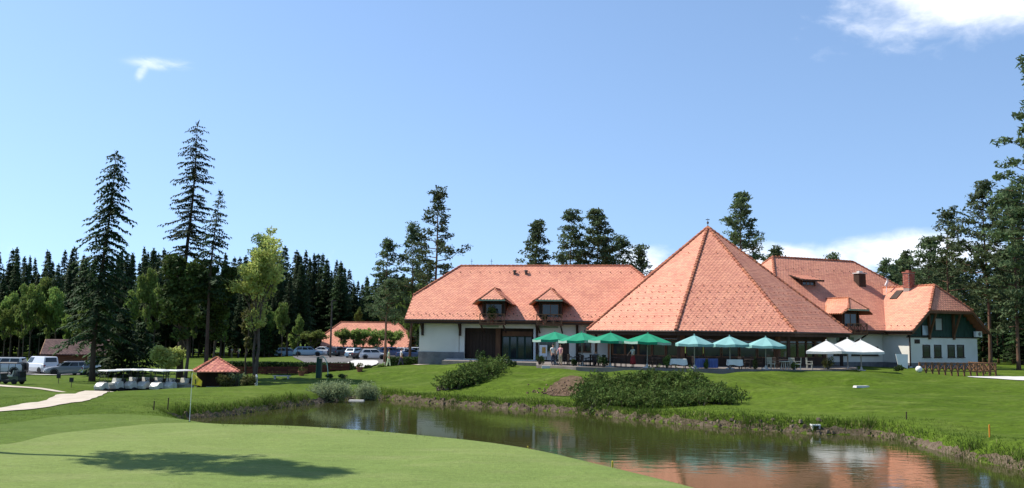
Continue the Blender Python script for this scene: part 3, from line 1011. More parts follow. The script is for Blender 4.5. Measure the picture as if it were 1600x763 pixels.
# vent cowls near the ridge
for px in (804, 822):
    u, z = L.hit(px, 428, WL - 1.25)
    zz = ZE + (ZR - ZE) * (WL - 1.25) / WL
    MB().lathe([(.13, -.1), (.13, .28), (.24, .30), (.20, .42), (.05, .46)], 10, (u, WL - 1.25, zz)).build('roof_vent', M_metal, wing)
for px in (737, 768):
    u, _ = L.hit(px, 415, WL)
    MB().tube([(u, WL, ZR), (u, WL, ZR + .75)], .02, 6).beam((u - .14, WL, ZR + .5), (u + .14, WL, ZR + .5), .03).build('lightning_rod', M_metal, wing)
# dormers
def dormer(uc, par=None, ZE=None, sl=None, V0=0.0, VW=1.25):
    par = par or wing
    ZE = globals()['ZE'] if ZE is None else ZE
    d_ = MB()
    hw, vf = 1.12, V0 + .30
    zb, z1 = ZE - .30, ZE + 1.75
    sl = sl or (ZR - ZE) / WL
    # cheeks follow the roof slope
    for s_ in (-1, 1):
        x0, x1 = uc + s_ * hw, uc + s_ * (hw - .14)
        ve = V0 + 1.75 / sl
        vs = [(x0, vf, zb), (x0, vf, z1), (x0, ve, z1), (x0, ve, z1 - .3), (x1, vf, zb), (x1, vf, z1), (x1, ve, z1), (x1, ve, z1 - .3)]
        d_.add(vs, [(0, 1, 2, 3), (7, 6, 5, 4), (0, 4, 5, 1), (1, 5, 6, 2), (2, 6, 7, 3), (3, 7, 4, 0)])
    d_.bb(uc - hw + .14, uc + hw - .14, vf + .12, vf + .2, zb, z1)
    dr = d_.build('dormer', M_dark, par)
    MB().bb(uc - .75, uc + .75, vf + .06, vf + .117, ZE + .05, z1 - .25).build('dormer_window', M_glass, dr)
    fr = MB()
    for x in (-.8, -.02, .76):
        fr.bb(uc + x, uc + x + .05, vf + .02, vf + .115, ZE, z1 - .2)
    fr.bb(uc - .8, uc + .81, vf + .015, vf + .11, z1 - .25, z1 - .19)
    fr.build('dormer_frame', M_brown, dr)
    # hipped little roof with wide swept eaves
    ew, fz, ez = 1.95, ZE + 1.98, ZE + 1.55
    fv = V0 - .75
    rz = ZE + 3.10
    rv = V0 + .55                          # front end of the ridge
    rb = V0 + (rz - ZE) / sl         # ridge meets the main slope
    fl, frr = (uc - 1.22, fv, fz), (uc + 1.22, fv, fz)
    RF = (uc, rv, rz); RB = (uc, rb, rz)
    el_, er_ = (uc - ew, fv + .15, ez), (uc + ew, fv + .15, ez)
    bl, br = (uc - ew, V0 + (ez - ZE) / sl, ez), (uc + ew, V0 + (ez - ZE) / sl, ez)
    pol = [[fl, frr, RF], [er_, br, RB, RF, frr], [bl, el_, fl, RF, RB]]
    rm = MB()
    for q in pol:
        rm.slab(q, .10)
    r2 = rm.build('dormer_roof', M_cap, dr)
    tm = MB()
    for q in pol:
        tiles_on(tm, q, .30, .225)
    tm.build('roof_tiles', M_tile, dr, kind='stuff')
    cm_ = MB()
    for a, b in ((RF, RB), (fl, RF), (frr, RF)):
        caps_on(cm_, a, b, .08, .3)
    cm_.build('ridge_tiles', M_cap, dr, kind='stuff')
    MB().beam((uc - 1.3, fv - .03, fz - .1), (uc + 1.3, fv - .03, fz - .1), .08, .16).build('fascia', M_palegreen, dr)
    # balcony
    bal = MB().bb(uc - 1.25, uc + 1.25, V0 - .62, vf - .003, ZE - .52, ZE - .38).build('balcony', M_brown, par)
    a, b = xrail(uc - 1.2, uc + 1.2, V0 - .56, ZE - .28, ZE + .55, 3)
    a.build('railing', M_rail, bal); b.build('railing_brace', M_rail, bal)
    for s_ in (-1, 1):
        MB().beam((uc + s_ * 1.1, V0 + VW - .1, ZE - 1.2), (uc + s_ * 1.1, V0 - .5, ZE - .55), .12, .12).build('balcony_bracket', M_dark, bal)
    return dr
dorm_u = [lu(770, 0), lu(859, 0)]
for uc in dorm_u:
    dormer(uc)

# ------------------------------------------------------------------ octagonal hall
OC = P(1106, 355, 91.5)
RO = 13.2
OPH = R(-24.0)
OZ = 2.60
hall = thing('octagonal_hall', 'octagonal restaurant hall under a tall pyramid of orange tiles', 'building', (OC.x, OC.y, OZ))
ang = [OPH + R(45) * k for k in range(8)]
cor = [(RO * math.sin(a), -RO * math.cos(a)) for a in ang]
q0 = P(1060, 516, OC.y + cor[0][1])
OE = q0.z - OZ
OA = OC.z - OZ
polys = []
for k in range(8):
    a, b = cor[k], cor[(k + 1) % 8]
    polys.append([(a[0], a[1], OE), (b[0], b[1], OE), (0, 0, OA)])
polys = [[polys[k][0], polys[k][1], polys[k][2]] for k in range(8)]
vis = [7, 0, 1, 6]
hr = MB()
for q in polys:
    hr.slab(q, .16)
hroof = hr.build('roof', M_deck, hall)
tm = MB()
for k in (6, 7, 0, 1, 2):
    tiles_on(tm, polys[k], .34, .255)
tm.build('roof_tiles', M_tile, hroof, kind='stuff')
cm_ = MB()
for k in range(8):
    caps_on(cm_, (cor[k][0], cor[k][1], OE), (0, 0, OA), .15, .45)
cm_.build('ridge_tiles', M_cap, hroof, kind='stuff')
gm = MB()
for k in (7, 0, 1):
    guards_on(gm, polys[k], [11.5], 1.3)
    guards_on(gm, polys[k], [.9 + .9 * i for i in range(7)], .8)
gm.build('snow_guards', M_cap, hroof, kind='stuff')
MB().lathe([(.16, -.25), (.07, .1), (.03, .2), (.03, .3), (.11, .38), (.12, .46), (.05, .55), (.018, .6), (.015, .85), (.01, .9)], 10, (0, 0, OA)).beam((-.2, 0, OA + .74), (.18, 0, OA + .74), .02, .07).build('weathervane', M_metal, hall)
# fascia and soffit
fm = MB(); sm = MB()
apo = math.cos(R(22.5))
for k in range(8):
    a, b = cor[k], cor[(k + 1) % 8]
    a1, b1 = [x * .985 for x in a], [x * .985 for x in b]
    fm.beam((a1[0], a1[1], OE - .30), (b1[0], b1[1], OE - .30), .10, .28)
    s0, s1 = .975, .78
    sm.slab([(a[0] * s0, a[1] * s0, OE - .40), (b[0] * s0, b[1] * s0, OE - .40), (b[0] * s1, b[1] * s1, OE - .30), (a[0] * s1, a[1] * s1, OE - .30)], .05)
fm.build('fascia', M_dark, hall); sm.build('soffit', M_dark, hall)
gm = MB()
for k in (6, 7, 0, 1, 2):
    a, b = cor[k], cor[(k + 1) % 8]
    gm.tube([(a[0] * 1.004, a[1] * 1.004, OE - .10), (b[0] * 1.004, b[1] * 1.004, OE - .10)], .08, 8)
gm.build('gutter', M_metal, hall)
# walls: per face a low parapet, window bays with mullions, timber posts
RW = RO - 2.4
wc = [(RW * math.sin(a), -RW * math.cos(a)) for a in ang]
for k in range(8):
    a, b = Vector((*wc[k], 0)), Vector((*wc[(k + 1) % 8], 0))
    t = (b - a).normalized(); nrm = Vector((t.y, -t.x, 0)); ln = (b - a).length
    def wp(x, o, z):
        q = a + t * x + nrm * o
        return (q.x, q.y, z)
    pw = MB()
    rzf = math.atan2(t.y, t.x)
    def blk(mb, x0, x1, o0, o1, z0, z1):
        c_ = wp((x0 + x1) / 2, (o0 + o1) / 2, (z0 + z1) / 2)
        mb.box(c_, (x1 - x0, o1 - o0, z1 - z0), rzf)
    blk(pw, .1, ln - .1, -.2, 0, 0, .75)
    blk(pw, .1, ln - .1, -.2, 0, OE - .75, OE - .31)
    pw.build('wall', M_dark if k not in (6,) else M_plaster, hall)
    post = MB(); blk(post, -.18, .18, -.15, .16, 0, OE - .31); post.build('corner_post', M_brown, hall)
    if k in (6, 7, 0, 1, 2):
        nb = 5
        for i in range(nb):
            x0, x1 = .25 + (ln - .5) * i / nb, .25 + (ln - .5) * (i + 1) / nb
            f = MB()
            for xx in (x0 + .03, x1 - .11):
                blk(f, xx, xx + .08, -.10, .04, .753, OE - .753)
            blk(f, x0 + .11, x1 - .11, -.10, .03, .753, .84); blk(f, x0 + .11, x1 - .11, -.10, .03, OE - .85, OE - .753)
            blk(f, x0 + .11, x1 - .11, -.08, .02, 2.0, 2.07)
            fo = f.build('window', M_brown, hall)
            gl = MB(); blk(gl, x0 + .112, x1 - .112, -.06, -.03, .842, OE - .852); gl.build('pane', M_glass, fo)
        # outer posts carrying the eave
        op = MB()
        e0, e1 = Vector((*cor[k], 0)) * .93, Vector((*cor[(k + 1) % 8], 0)) * .93
        op.bb(e0.x - .12, e0.x + .12, e0.y - .12, e0.y + .12, 0, OE - .41)
        op.build('eave_post', M_dark, hall)

# ------------------------------------------------------------------ terrace slab
ter = [xy(on(px, Y)) for px, Y in ((838, 78), (900, 74.6), (1000, 73.4), (1100, 73.2), (1200, 73.4), (1300, 75), (1335, 78), (1340, 84), (1300, 95), (850, 95), (700, 93), (690, 88.2), (775, 86), (838, 84.5))]
cx_, cy_ = sum(p[0] for p in ter) / len(ter), sum(p[1] for p in ter) / len(ter)
tz = 2.60
MB().slab([(x, y, tz) for x, y in ter], .7).build('terrace', M_floor, kind='structure')
for i in range(5):
    x0 = (775 + i * 12 - 800) / F * 85
wl0 = L.w(lu(724), VW - 1.6, 0)
ps = [L.w(lu(700), -.2, 0), L.w(lu(842), -.2, 0), L.w(lu(842), VW + 1, 0), L.w(lu(700), VW + 1, 0)]
MB().slab([(p.x, p.y, FZ - .004) for p in ps], 1.2).build('entrance_step', M_conc, kind='structure')

# ------------------------------------------------------------------ right building: rear block and gabled wing
aR = R(25)
g0 = P(1422, 572, 90.0)
RB_ = Frame(g0.x, g0.y, 2.42, aR)
rear = thing('clubhouse_annex', 'white clubhouse annex with orange tile roofs, green timber gable and brick chimney', 'building', RB_.o, aR)
def ru(px, v=0.0, py=540):
    return RB_.hit(px, py, v)[0]
def rz_(px, py, v=0.0):
    return RB_.hit(px, py, v)[1]
GW = ru(1527)                         # gable width
ZT = rz_(1424, 526)                   # top of the white wall
GO = 1.0                              # gable overhang (towards the viewer)
SO = .65
ZE2 = rz_(1418, 516, -GO)
uM = GW / 2
za, zb = rz_(1465, 446, 1.0), 0
UA, _ = RB_.hit(1465, 446, .9)
ZRR = RB_.hit(1465, 446, .9)[1]
ZH = rz_(1463, 484, -GO)
hwid = uM + SO
tH = (ZH - ZE2) / (ZRR - ZE2)
SF = Frame(RB_.o.x, RB_.o.y, 2.42, aR + math.pi / 2)      # facade frame of the side wall: u runs back along it
VB = SF.hit(1384, 516, SO)[0] + .8                              # depth at which the wing runs into the rear block
w0, w1 = -SO, GW + SO
l0 = (w0, -GO, ZE2); r0 = (w1, -GO, ZE2)
lh = (w0 + hwid * tH, -GO, ZH); rh = (w1 - hwid * tH, -GO, ZH)
ap = (uM, .9, ZRR); bk_ = (uM, VB + 8.5, ZRR)
lb = (w0, VB + 1.5, ZE2); rb_ = (w1, VB + 1.5, ZE2)
gp = [[lb, l0, lh, ap, bk_], [r0, rb_, bk_, ap, rh], [lh, rh, ap]]
gcaps = [(ap, bk_), (lh, ap), (rh, ap)]
groof = roof(rear, gp, gcaps, guards=[(gp[0], [.6], .8)])
# verge boards
vb_ = MB()
for a, b in ((l0, lh), (rh, r0), (lh, rh)):
    vb_.beam((a[0], a[1] + .03, a[2] - .26), (b[0], b[1] + .03, b[2] - .26), .07, .22)
vb_.build('verge_board', M_brown, rear)
# walls
w = MB()
w.bb(0, GW, 0, .3, .45, ZT)
w.bb(0, .3, .303, VB + 2, .45, ZE2 - .25)
w.bb(GW - .3, GW, .303, VB + 2, .45, ZE2 - .25)
w.build('wall', M_plaster, rear)
p_ = MB()
p_.bb(-.04, GW + .04, -.05, .297, -1.2, .447); p_.bb(-.05, .296, .30, VB + 2, -1.2, .446); p_.bb(GW - .29, GW + .05, .30, VB + 2, -1.2, .446)
p_.build('plinth', M_plinth, rear)
# green board gable
n_ = 22
for i in range(n_):
    a, b = .05 + (GW - .1) * i / n_, .05 + (GW - .1) * (i + 1) / n_
    m_ = (a + b) / 2
    h = min(ZE2 + (min(m_ - w0, w1 - m_)) * (ZRR - ZE2) / hwid, ZH) - .28
    h2 = min(ZE2 + (min(a - w0, w1 - b)) * (ZRR - ZE2) / hwid, ZH) - .26
    MB().bb(a + .012, b - .012, .06 + .01 * (i % 2), .2, ZT + .004, h2).build('gable_board', M_greenw, rear)
MB().bb(-.1, GW + .1, -.08, .25, ZT - .10, ZT + .0).build('belt_board', M_dark, rear)
# gable brackets
for px in (1459, 1497):
    u = ru(px, -.5)
    bm_ = MB(); bm_.bb(u - .11, u + .11, -.16, .05, ZT - .25, ZH - .25)
    bm_.beam((u, -.05, ZT + .1), (u, -GO + .15, ZH - .45), .16, .16)
    bm_.beam((u, .1, ZH - .36), (u, -GO + .05, ZH - .36), .18, .18)
    bm_.build('gable_bracket', M_brown, rear)
M_pale_pane = mat('pale_glass', (0.30, 0.36, 0.40), (0.22, 0.28, 0.32), scale=.5, rough=0.12, spec=.6)
M_curtain = mat('curtain_glass', (0.34, 0.35, 0.30), (0.25, 0.26, 0.22), scale=.5, rough=0.2)
window(rear, ru(1442), ru(1454), rz_(1448, 524), rz_(1448, 509), .05, 'gable_window', M_dark, M_pale_pane, 1, 1, .06, .06, False)
window(rear, ru(1463), ru(1473), rz_(1468, 516), rz_(1468, 498), .05, 'gable_window', M_dark, M_curtain, 1, 1, .06, .06, False)
for a, b in ((1442, 1452), (1460, 1469.5), (1481, 1490.5), (1495.5, 1505)):
    window(rear, ru(a), ru(b), rz_((a + b) / 2, 557.5), rz_((a + b) / 2, 540), 0, 'window', M_dark, None, 1, 2, .07, .05)
vt = MB().bb(ru(1429), ru(1437), -.05, -.003, rz_(1433, 537), rz_(1433, 530.5)).build('vent_box', M_dark, rear)
# air conditioner on a bracket
ac = MB().bb(ru(1520.5), ru(1529.5), -.42, -.12, rz_(1525, 527), rz_(1525, 518)).build('air_conditioner', M_white, rear)
uc_, zc_ = ru(1525.5), rz_(1525.5, 522.5)
fn = MB()
for i in range(14):
    w1_, w2_ = 2 * math.pi * i / 14, 2 * math.pi * (i + 1) / 14
    fn.beam((uc_ + .17 * math.cos(w1_), -.43, zc_ + .17 * math.sin(w1_)), (uc_ + .17 * math.cos(w2_), -.43, zc_ + .17 * math.sin(w2_)), .04, .02)
for i in range(5):
    w1_ = 2 * math.pi * i / 5
    fn.beam((uc_, -.428, zc_), (uc_ + .16 * math.cos(w1_), -.428, zc_ + .16 * math.sin(w1_)), .05, .02)
fn.build('fan_grille', M_dark, ac)
# rain pipe at the corner
MB().tube([(-.14, -.18, ZT - .02), (-.14, -.18, -.6)], .07, 8).tube([(-.14, -.18, ZT - .02), (-.5, -.7, ZE2 - .15)], .06, 8).build('rain_pipe', M_dark, rear)
MB().bb(-.34, -.02, -.30, -.22, -.35, .10).build('pipe_foot', M_white, rear)
# eave fascia and gutter on the long side
MB().bb(w0 + .02, w0 + .14, -GO + .1, VB - .7, ZE2 - .42, ZE2 - .2).build('fascia', M_dark, rear)
MB().tube([(w0 - .06, -GO, ZE2 - .08), (w0 - .06, VB - .85, ZE2 - .08)], .08, 8).build('gutter', M_metal, rear)
MB().bb(w0 + .14, .02, -GO + .1, VB - .7, ZE2 - .36, ZE2 - .28).build('soffit', M_dark, rear)
# --- rear block
VF = VB - .8                          # its front eave
WR = 8.7
mE = ZE2
k_ = None
zr_ = RB_.hit(1265, 405, VF + WR)[1]
ua, ub = RB_.hit(1207, 401, VF + WR)[0], RB_.hit(1332, 412, VF + WR)[0]
hip = 4.2
mpol, mcap = halfhip(ua - 3.0, ub + hip, VF, WR, mE, zr_, 3.0, hip, .55)
roof(rear, mpol, mcap, guards=[(mpol[0], [9.5], 1.1)])
w = MB()
w.bb(ua - 2, -.05, VF + 1.0, VF + 1.3, .2, mE - .25); w.bb(GW + .05, ub + hip - 1, VF + 1.0, VF + 1.3, .2, mE - .25)
w.bb(ua - 2, ua - 1.7, VF + 1.303, VF + 2 * WR - 1, .2, mE - .25)
w.bb(ub + hip - 1.3, ub + hip - 1, VF + 1.303, VF + 2 * WR - 1, .2, mE - .25)
w.bb(ua - 1.697, ub + hip - 1.303, VF + 2 * WR - 1.3, VF + 2 * WR - 1, .2, mE - .25)
w.build('wall', M_plaster, rear)
ge = MB()
for uu in (ua - 2.2, ub + hip - 1.1):
    for i in range(14):
        va_, vb3 = VF + 1 + (2 * WR - 2) * i / 14, VF + 1 + (2 * WR - 2) * (i + 1) / 14
        tp = lambda v: min(mE + (zr_ - mE) * min(v - VF, VF + 2 * WR - v) / WR, mE + .55 * (zr_ - mE)) - .25
        ge.bb(uu, uu + .2, va_ + .006, vb3 - .006, mE - .3, min(tp(va_), tp(vb3)))
ge.build('gable_boards', M_dark, rear, kind='stuff')
MB().bb(ua - 3, w0 - .1, VF + .02, VF + .14, mE - .42, mE - .2).build('fascia', M_dark, rear)
sl2 = (zr_ - mE) / WR
def mslope(px, py):
    """point of the rear block's front slope seen at a pixel"""
    lo_, hi_ = 0.0, WR
    for _ in range(40):
        m_ = (lo_ + hi_) / 2
        u, z = RB_.hit(px, py, VF + m_)
        if z > mE + sl2 * m_:
            lo_ = m_
        else:
            hi_ = m_
    u, z = RB_.hit(px, py, VF + lo_)
    return u, lo_, z
# upper shed dormer and lower balcony dormer
def shed_dormer(px, py, wid, hgt, ovh):
    u, s_, z = mslope(px, py)
    v = VF + s_
    d_ = MB()
    dep = hgt / sl2
    for k in (-1, 1):
        x = u + k * wid / 2
        x1 = x - k * .12
        vs = [(x, v, z - .1), (x, v, z + hgt), (x, v + dep, z + hgt), (x1, v, z - .1), (x1, v, z + hgt), (x1, v + dep, z + hgt)]
        d_.add(vs, [(0, 1, 2), (5, 4, 3), (0, 3, 4, 1), (1, 4, 5, 2), (2, 5, 3, 0)])
    d_.bb(u - wid / 2 + .12, u + wid / 2 - .12, v + .08, v + .2, z - .1, z + hgt)
    dr = d_.build('dormer', M_dark, rear)
    MB().bb(u - wid / 2 + .2, u + wid / 2 - .2, v + .03, v + .077, z + .12, z + hgt - .1).build('dormer_window', M_glass, dr)
    f = MB()
    for k in range(4):
        x = u - wid / 2 + .2 + (wid - .4) * k / 3
        f.bb(x - .03, x + .03, v + .0, v + .029, z + .1, z + hgt - .08)
    f.build('dormer_frame', M_brown, dr)
    a = .28
    x0, x1 = u - wid / 2 - .45, u + wid / 2 + .45
    vf_ = v - ovh
    zf = z + hgt + .05
    vb_ = v + (hgt + .4) / (sl2 - a) 
    q = [(x0, vf_, zf - ovh * a), (x1, vf_, zf - ovh * a), (x1, vb_, zf + (vb_ - v) * a), (x0, vb_, zf + (vb_ - v) * a)]
    rr = MB().slab(q, .10).build('dormer_roof', M_dark, dr)
    t_ = MB(); tiles_on(t_, q, .36, .27); t_.build('roof_tiles', M_tile, dr, kind='stuff')
    MB().beam((x0, vf_ - .04, zf - ovh * a - .08), (x1, vf_ - .04, zf - ovh * a - .08), .06, .2).build('fascia', M_dark, dr)
    return u, v, z
shed_dormer(1263, 447, 1.9, .75, .7)
# lower dormer over a balcony, of the same build as those of the long wing
u = RB_.hit(1333, 500, VF)[0]
dormer(u, rear, mE, sl2, VF, 1.0)
WV = VF + 1.0
MB().tube([(ua - 3, VF - .06, mE - .08), (w0 - .2, VF - .06, mE - .08)], .08, 8).build('gutter', M_metal, rear)
MB().bb(ua - 2, -.06, WV - .05, WV + .29, -1.2, .448).build('plinth', M_plinth, rear)
MB().bb(ua - 2.9, w0 - .1, VF + .143, WV, mE - .38, mE - .29).build('soffit', M_dark, rear)
for a, b in ((1331, 1371), (1303, 1322)):
    window(rear, RB_.hit(a, 550, WV)[0], RB_.hit(b, 550, WV)[0], RB_.hit(1350, 554.5, WV)[1], RB_.hit(1350, 543, WV)[1], WV, 'window', M_dark, None, 3 if a > 1320 else 2, 1, .07, .05)
MB().bb(u - 1.2, u + 1.0, WV - .06, WV - .003, mE - 1.25, mE - .75).build('panel', M_palegreen, rear)
# chimneys
def chimney(u, v, zb_, w_, d_, h_, m_body, m_cap_, bricks, ang_=0):
    c_ = MB().bb(u - w_ / 2, u + w_ / 2, v - d_ / 2, v + d_ / 2, zb_ - .6, zb_ + h_).build('chimney', m_body, rear)
    MB().bb(u - w_ / 2 - .08, u + w_ / 2 + .08, v - d_ / 2 - .08, v + d_ / 2 + .08, zb_ + h_ + .003, zb_ + h_ + .12).bb(u - w_ / 4, u + w_ / 4, v - d_ / 4, v + d_ / 4, zb_ + h_ + .123, zb_ + h_ + .3).build('chimney_cap', m_cap_, c_)
    if bricks:
        b = MB()
        nrow = int(h_ / .12)
        for i in range(nrow):
            zz = zb_ + .02 + i * .12
            for fx, n in ((0, 3), (1, 3), (2, 3), (3, 3)):
                for k in range(n):
                    o_ = (k + .5) / n - .5 + (.08 if i % 2 else -.08)
                    if fx == 0: b.box((u + o_ * w_ * .9, v - d_ / 2 - .012, zz + .05), (w_ / n * .9, .03, .10))
                    if fx == 1: b.box((u + o_ * w_ * .9, v + d_ / 2 + .012, zz + .05), (w_ / n * .9, .03, .10))
                    if fx == 2: b.box((u - w_ / 2 - .012, v + o_ * d_ * .9, zz + .05), (.03, d_ / n * .9, .10))
                    if fx == 3: b.box((u + w_ / 2 + .012, v + o_ * d_ * .9, zz + .05), (.03, d_ / n * .9, .10))
        b.build('bricks', M_brick, c_, kind='stuff')
    return c_
u1, s1, z1 = mslope(1347, 448)
chimney(u1, VF + s1 + .3, z1, .95, .75, 1.35, M_dark, M_conc, False)
# brick chimney on the wing's roof ridge, skylight and aerial beside it
u2, z2 = RB_.hit(1420, 452, 6.0)
sl3 = (ZRR - ZE2) / hwid
vch = SF.hit(1420, 440, -uM + .3)[0]
chimney(uM - .3, vch, ZRR - .2, .8, .75, 1.55, M_mortar, M_brick, True)
sk = MB()
uu, vv_ = uM - 1.1, vch + .9
zz = ZRR - 1.1 * sl3
sk.slab([(uu - .5, vv_ - .45, zz - .5 * sl3 + .14), (uu + .5, vv_ - .45, zz + .5 * sl3 + .14), (uu + .5, vv_ + .45, zz + .5 * sl3 + .14), (uu - .5, vv_ + .45, zz - .5 * sl3 + .14)], .12)
sk.build('skylight', M_dark, rear)
ae = MB(); ae.tube([(uM - .9, vch + 2.4, ZRR - .6), (uM - .75, vch + 2.4, ZRR + .9)], .035, 6)
ae.beam((uM - 1.0, vch + 2.4, ZRR + .1), (uM - .6, vch + 2.4, ZRR + .7), .08, .25)
ae.build('aerial', M_white, rear)
# ------------------------------------------------------------------ vegetation
M_bark_s = mat('spruce_bark', (0.085, 0.058, 0.042), (0.05, 0.036, 0.028), scale=3, rough=0.95, stretch=(2, 2, .5), bump=0.6)
M_bark_p = mat('pine_bark', (0.20, 0.105, 0.062), (0.10, 0.06, 0.042), scale=2, rough=0.95, stretch=(2, 2, .5), bump=0.6)
M_bark_d = mat('grey_bark', (0.12, 0.095, 0.07), (0.07, 0.055, 0.042), scale=3, rough=0.95, stretch=(2, 2, .5), bump=0.6)
M_spruce = mat('spruce_needles', (0.030, 0.056, 0.018), (0.042, 0.074, 0.022), scale=0.5, rough=0.75, spec=0.2, isl=0.45, objvar=0.35, trans=0.22)
M_pine = mat('pine_needles', (0.075, 0.108, 0.050), (0.098, 0.130, 0.052), scale=0.4, rough=0.75, spec=0.2, isl=0.45, objvar=0.25, trans=0.34)
M_leaf = mat('fresh_leaves', (0.200, 0.265, 0.065), (0.140, 0.200, 0.045), scale=0.4, rough=0.7, spec=0.2, isl=0.4, objvar=0.3, trans=0.45)
M_leafy = mat('yellow_green_leaves', (0.50, 0.54, 0.17), (0.38, 0.44, 0.12), scale=0.4, rough=0.7, spec=0.2, isl=0.35, trans=0.55)
M_dleaf = mat('dark_leaves', (0.050, 0.078, 0.018), (0.070, 0.105, 0.024), scale=0.5, rough=0.7, spec=0.2, isl=0.45, trans=0.28)
M_jun = mat('juniper_sprays', (0.110, 0.155, 0.034), (0.072, 0.110, 0.024), scale=0.8, rough=0.8, spec=0.15, isl=0.5, trans=0.25)
M_wil = mat('grey_willow_leaves', (0.27, 0.32, 0.165), (0.21, 0.26, 0.125), scale=0.9, rough=0.8, spec=0.15, isl=0.3, trans=0.4)
M_olive = mat('olive_leaves', (0.130, 0.125, 0.035), (0.085, 0.090, 0.026), scale=0.8, rough=0.8, isl=0.45, trans=0.3)
M_hedge = mat('hedge_leaves', (0.030, 0.058, 0.014), (0.045, 0.080, 0.018), scale=0.9, rough=0.8, isl=0.45, trans=0.2)

def rdirs(rs, n):
    v = rs.normal(size=(n, 3))
    return v / np.linalg.norm(v, axis=1)[:, None]
def leaf_tris(rs, Pc, size, asp=0.55, flat=0.0, out=None):
    """one triangle per centre; flat pulls normals upward"""
    n = len(Pc)
    a = rdirs(rs, n); b = rdirs(rs, n)
    if flat:
        a[:, 2] *= (1 - flat); b[:, 2] *= (1 - flat)
        a /= np.linalg.norm(a, axis=1)[:, None]; b /= np.linalg.norm(b, axis=1)[:, None]
    b -= a * (a * b).sum(1)[:, None]
    b /= np.linalg.norm(b, axis=1)[:, None] + 1e-9
    s = (size * rs.uniform(.6, 1.35, n))[:, None]
    T = np.zeros((n, 3, 3))
    T[:, 0] = Pc - a * s * .5 - b * s * asp * .5
    T[:, 1] = Pc - a * s * .4 + b * s * asp * .5
    T[:, 2] = Pc + a * s * .6
    return T
def cloud_pts(rs, n, c, r):
    d = rdirs(rs, n) * (rs.uniform(0, 1, n) ** .45)[:, None]
    return np.asarray(c) + d * np.asarray(r)

def spruce_meshes(H, Rb, seed, h0=.06, gap=.55, nb=6, spray=.55, fill=3, droop=.45, power=.8, thin=1.0, lean=0.0, whorl=True):
    rs = np.random.RandomState(seed)
    tk = MB()
    def axis_pt(z):
        return np.array([lean * H * (z / H) ** 1.5 + .10 * math.sin(z * .35 + seed), .10 * math.sin(z * .28 + 2 * seed), z])
    zs = np.linspace(-.4, H * .985, 14)
    tk.tube([axis_pt(max(z, 0)) + np.array([0, 0, min(z, 0)]) for z in zs], [max(.018, .0125 * H * (1 - z / H) ** .9 + (.09 if z < .2 else 0)) for z in zs], 8)
    T = []
    z = H * h0
    while z < H * .985:
        t = z / H
        rad = Rb * max(.05, (1 - (t - h0) / (1 - h0))) ** power
        k = max(3, int(round(nb * (.75 + .5 * rs.rand()))))
        a0 = rs.uniform(0, 6.28)
        base = axis_pt(z)
        for i in range(k):
            if rs.rand() > thin:
                continue
            a = a0 + 6.283 * i / k + rs.normal(0, .18)
            Lb = rad * rs.uniform(.45, 1.2)
            if not whorl:
                z_ = min(H * .98, z + rs.uniform(0, gap))
                base = axis_pt(z_)
            dr_ = droop * rs.uniform(.55, 1.35)
            d = np.array([math.cos(a), math.sin(a), 0.])
            side = np.array([-d[1], d[0], 0.])
            n = max(2, int(Lb / (spray * .55)))
            tip = None
            prev = base
            for j in range(1, n + 1):
                s = j / n
                zz = .18 * Lb * s - dr_ * Lb * s ** 1.6 + .22 * Lb * max(0, s - .7) ** 1.2
                p = base + d * Lb * s + np.array([0, 0, zz + rs.normal(0, .04)])
                w = spray * (.55 + .75 * (1 - abs(s - .55))) * (.45 + .55 * min(1, rad / (.6 * Rb)))
                ns = fill
                for q in range(ns):
                    sd = (-1 if q % 2 else 1)
                    tipv = d * w * rs.uniform(.25, .7) + side * sd * w * rs.uniform(.25, .95) + np.array([0, 0, -w * rs.uniform(.15, .75)])
                    b0 = p - d * w * .28 + side * sd * .03
                    T.append([b0 + np.array([0, 0, .05]), p + d * w * .22, b0 * .35 + p * .65 + tipv])
                prev_ = prev; prev = p
            if Lb > .8:
                q0, q1 = base, base + d * Lb * .6 + np.array([0, 0, .18 * Lb * .6 - droop * Lb * .6 ** 1.6])
                tk.tube([q0, q1], [.012 + .010 * Lb, .008], 3, cap=False)
        z += gap * rs.uniform(.7, 1.3) * (1 - .45 * t)
    top = axis_pt(H * .98)
    for q in range(10):
        a = rs.uniform(0, 6.28)
        T.append([top + np.array([0, 0, .35 * rs.rand()]), top + np.array([.05, 0, -.1]), top + np.array([math.cos(a) * .22, math.sin(a) * .22, rs.uniform(.0, .7)])])
    return tk.mesh('trunk', M_bark_s, True), tri_mesh('crown', np.array(T), M_spruce)

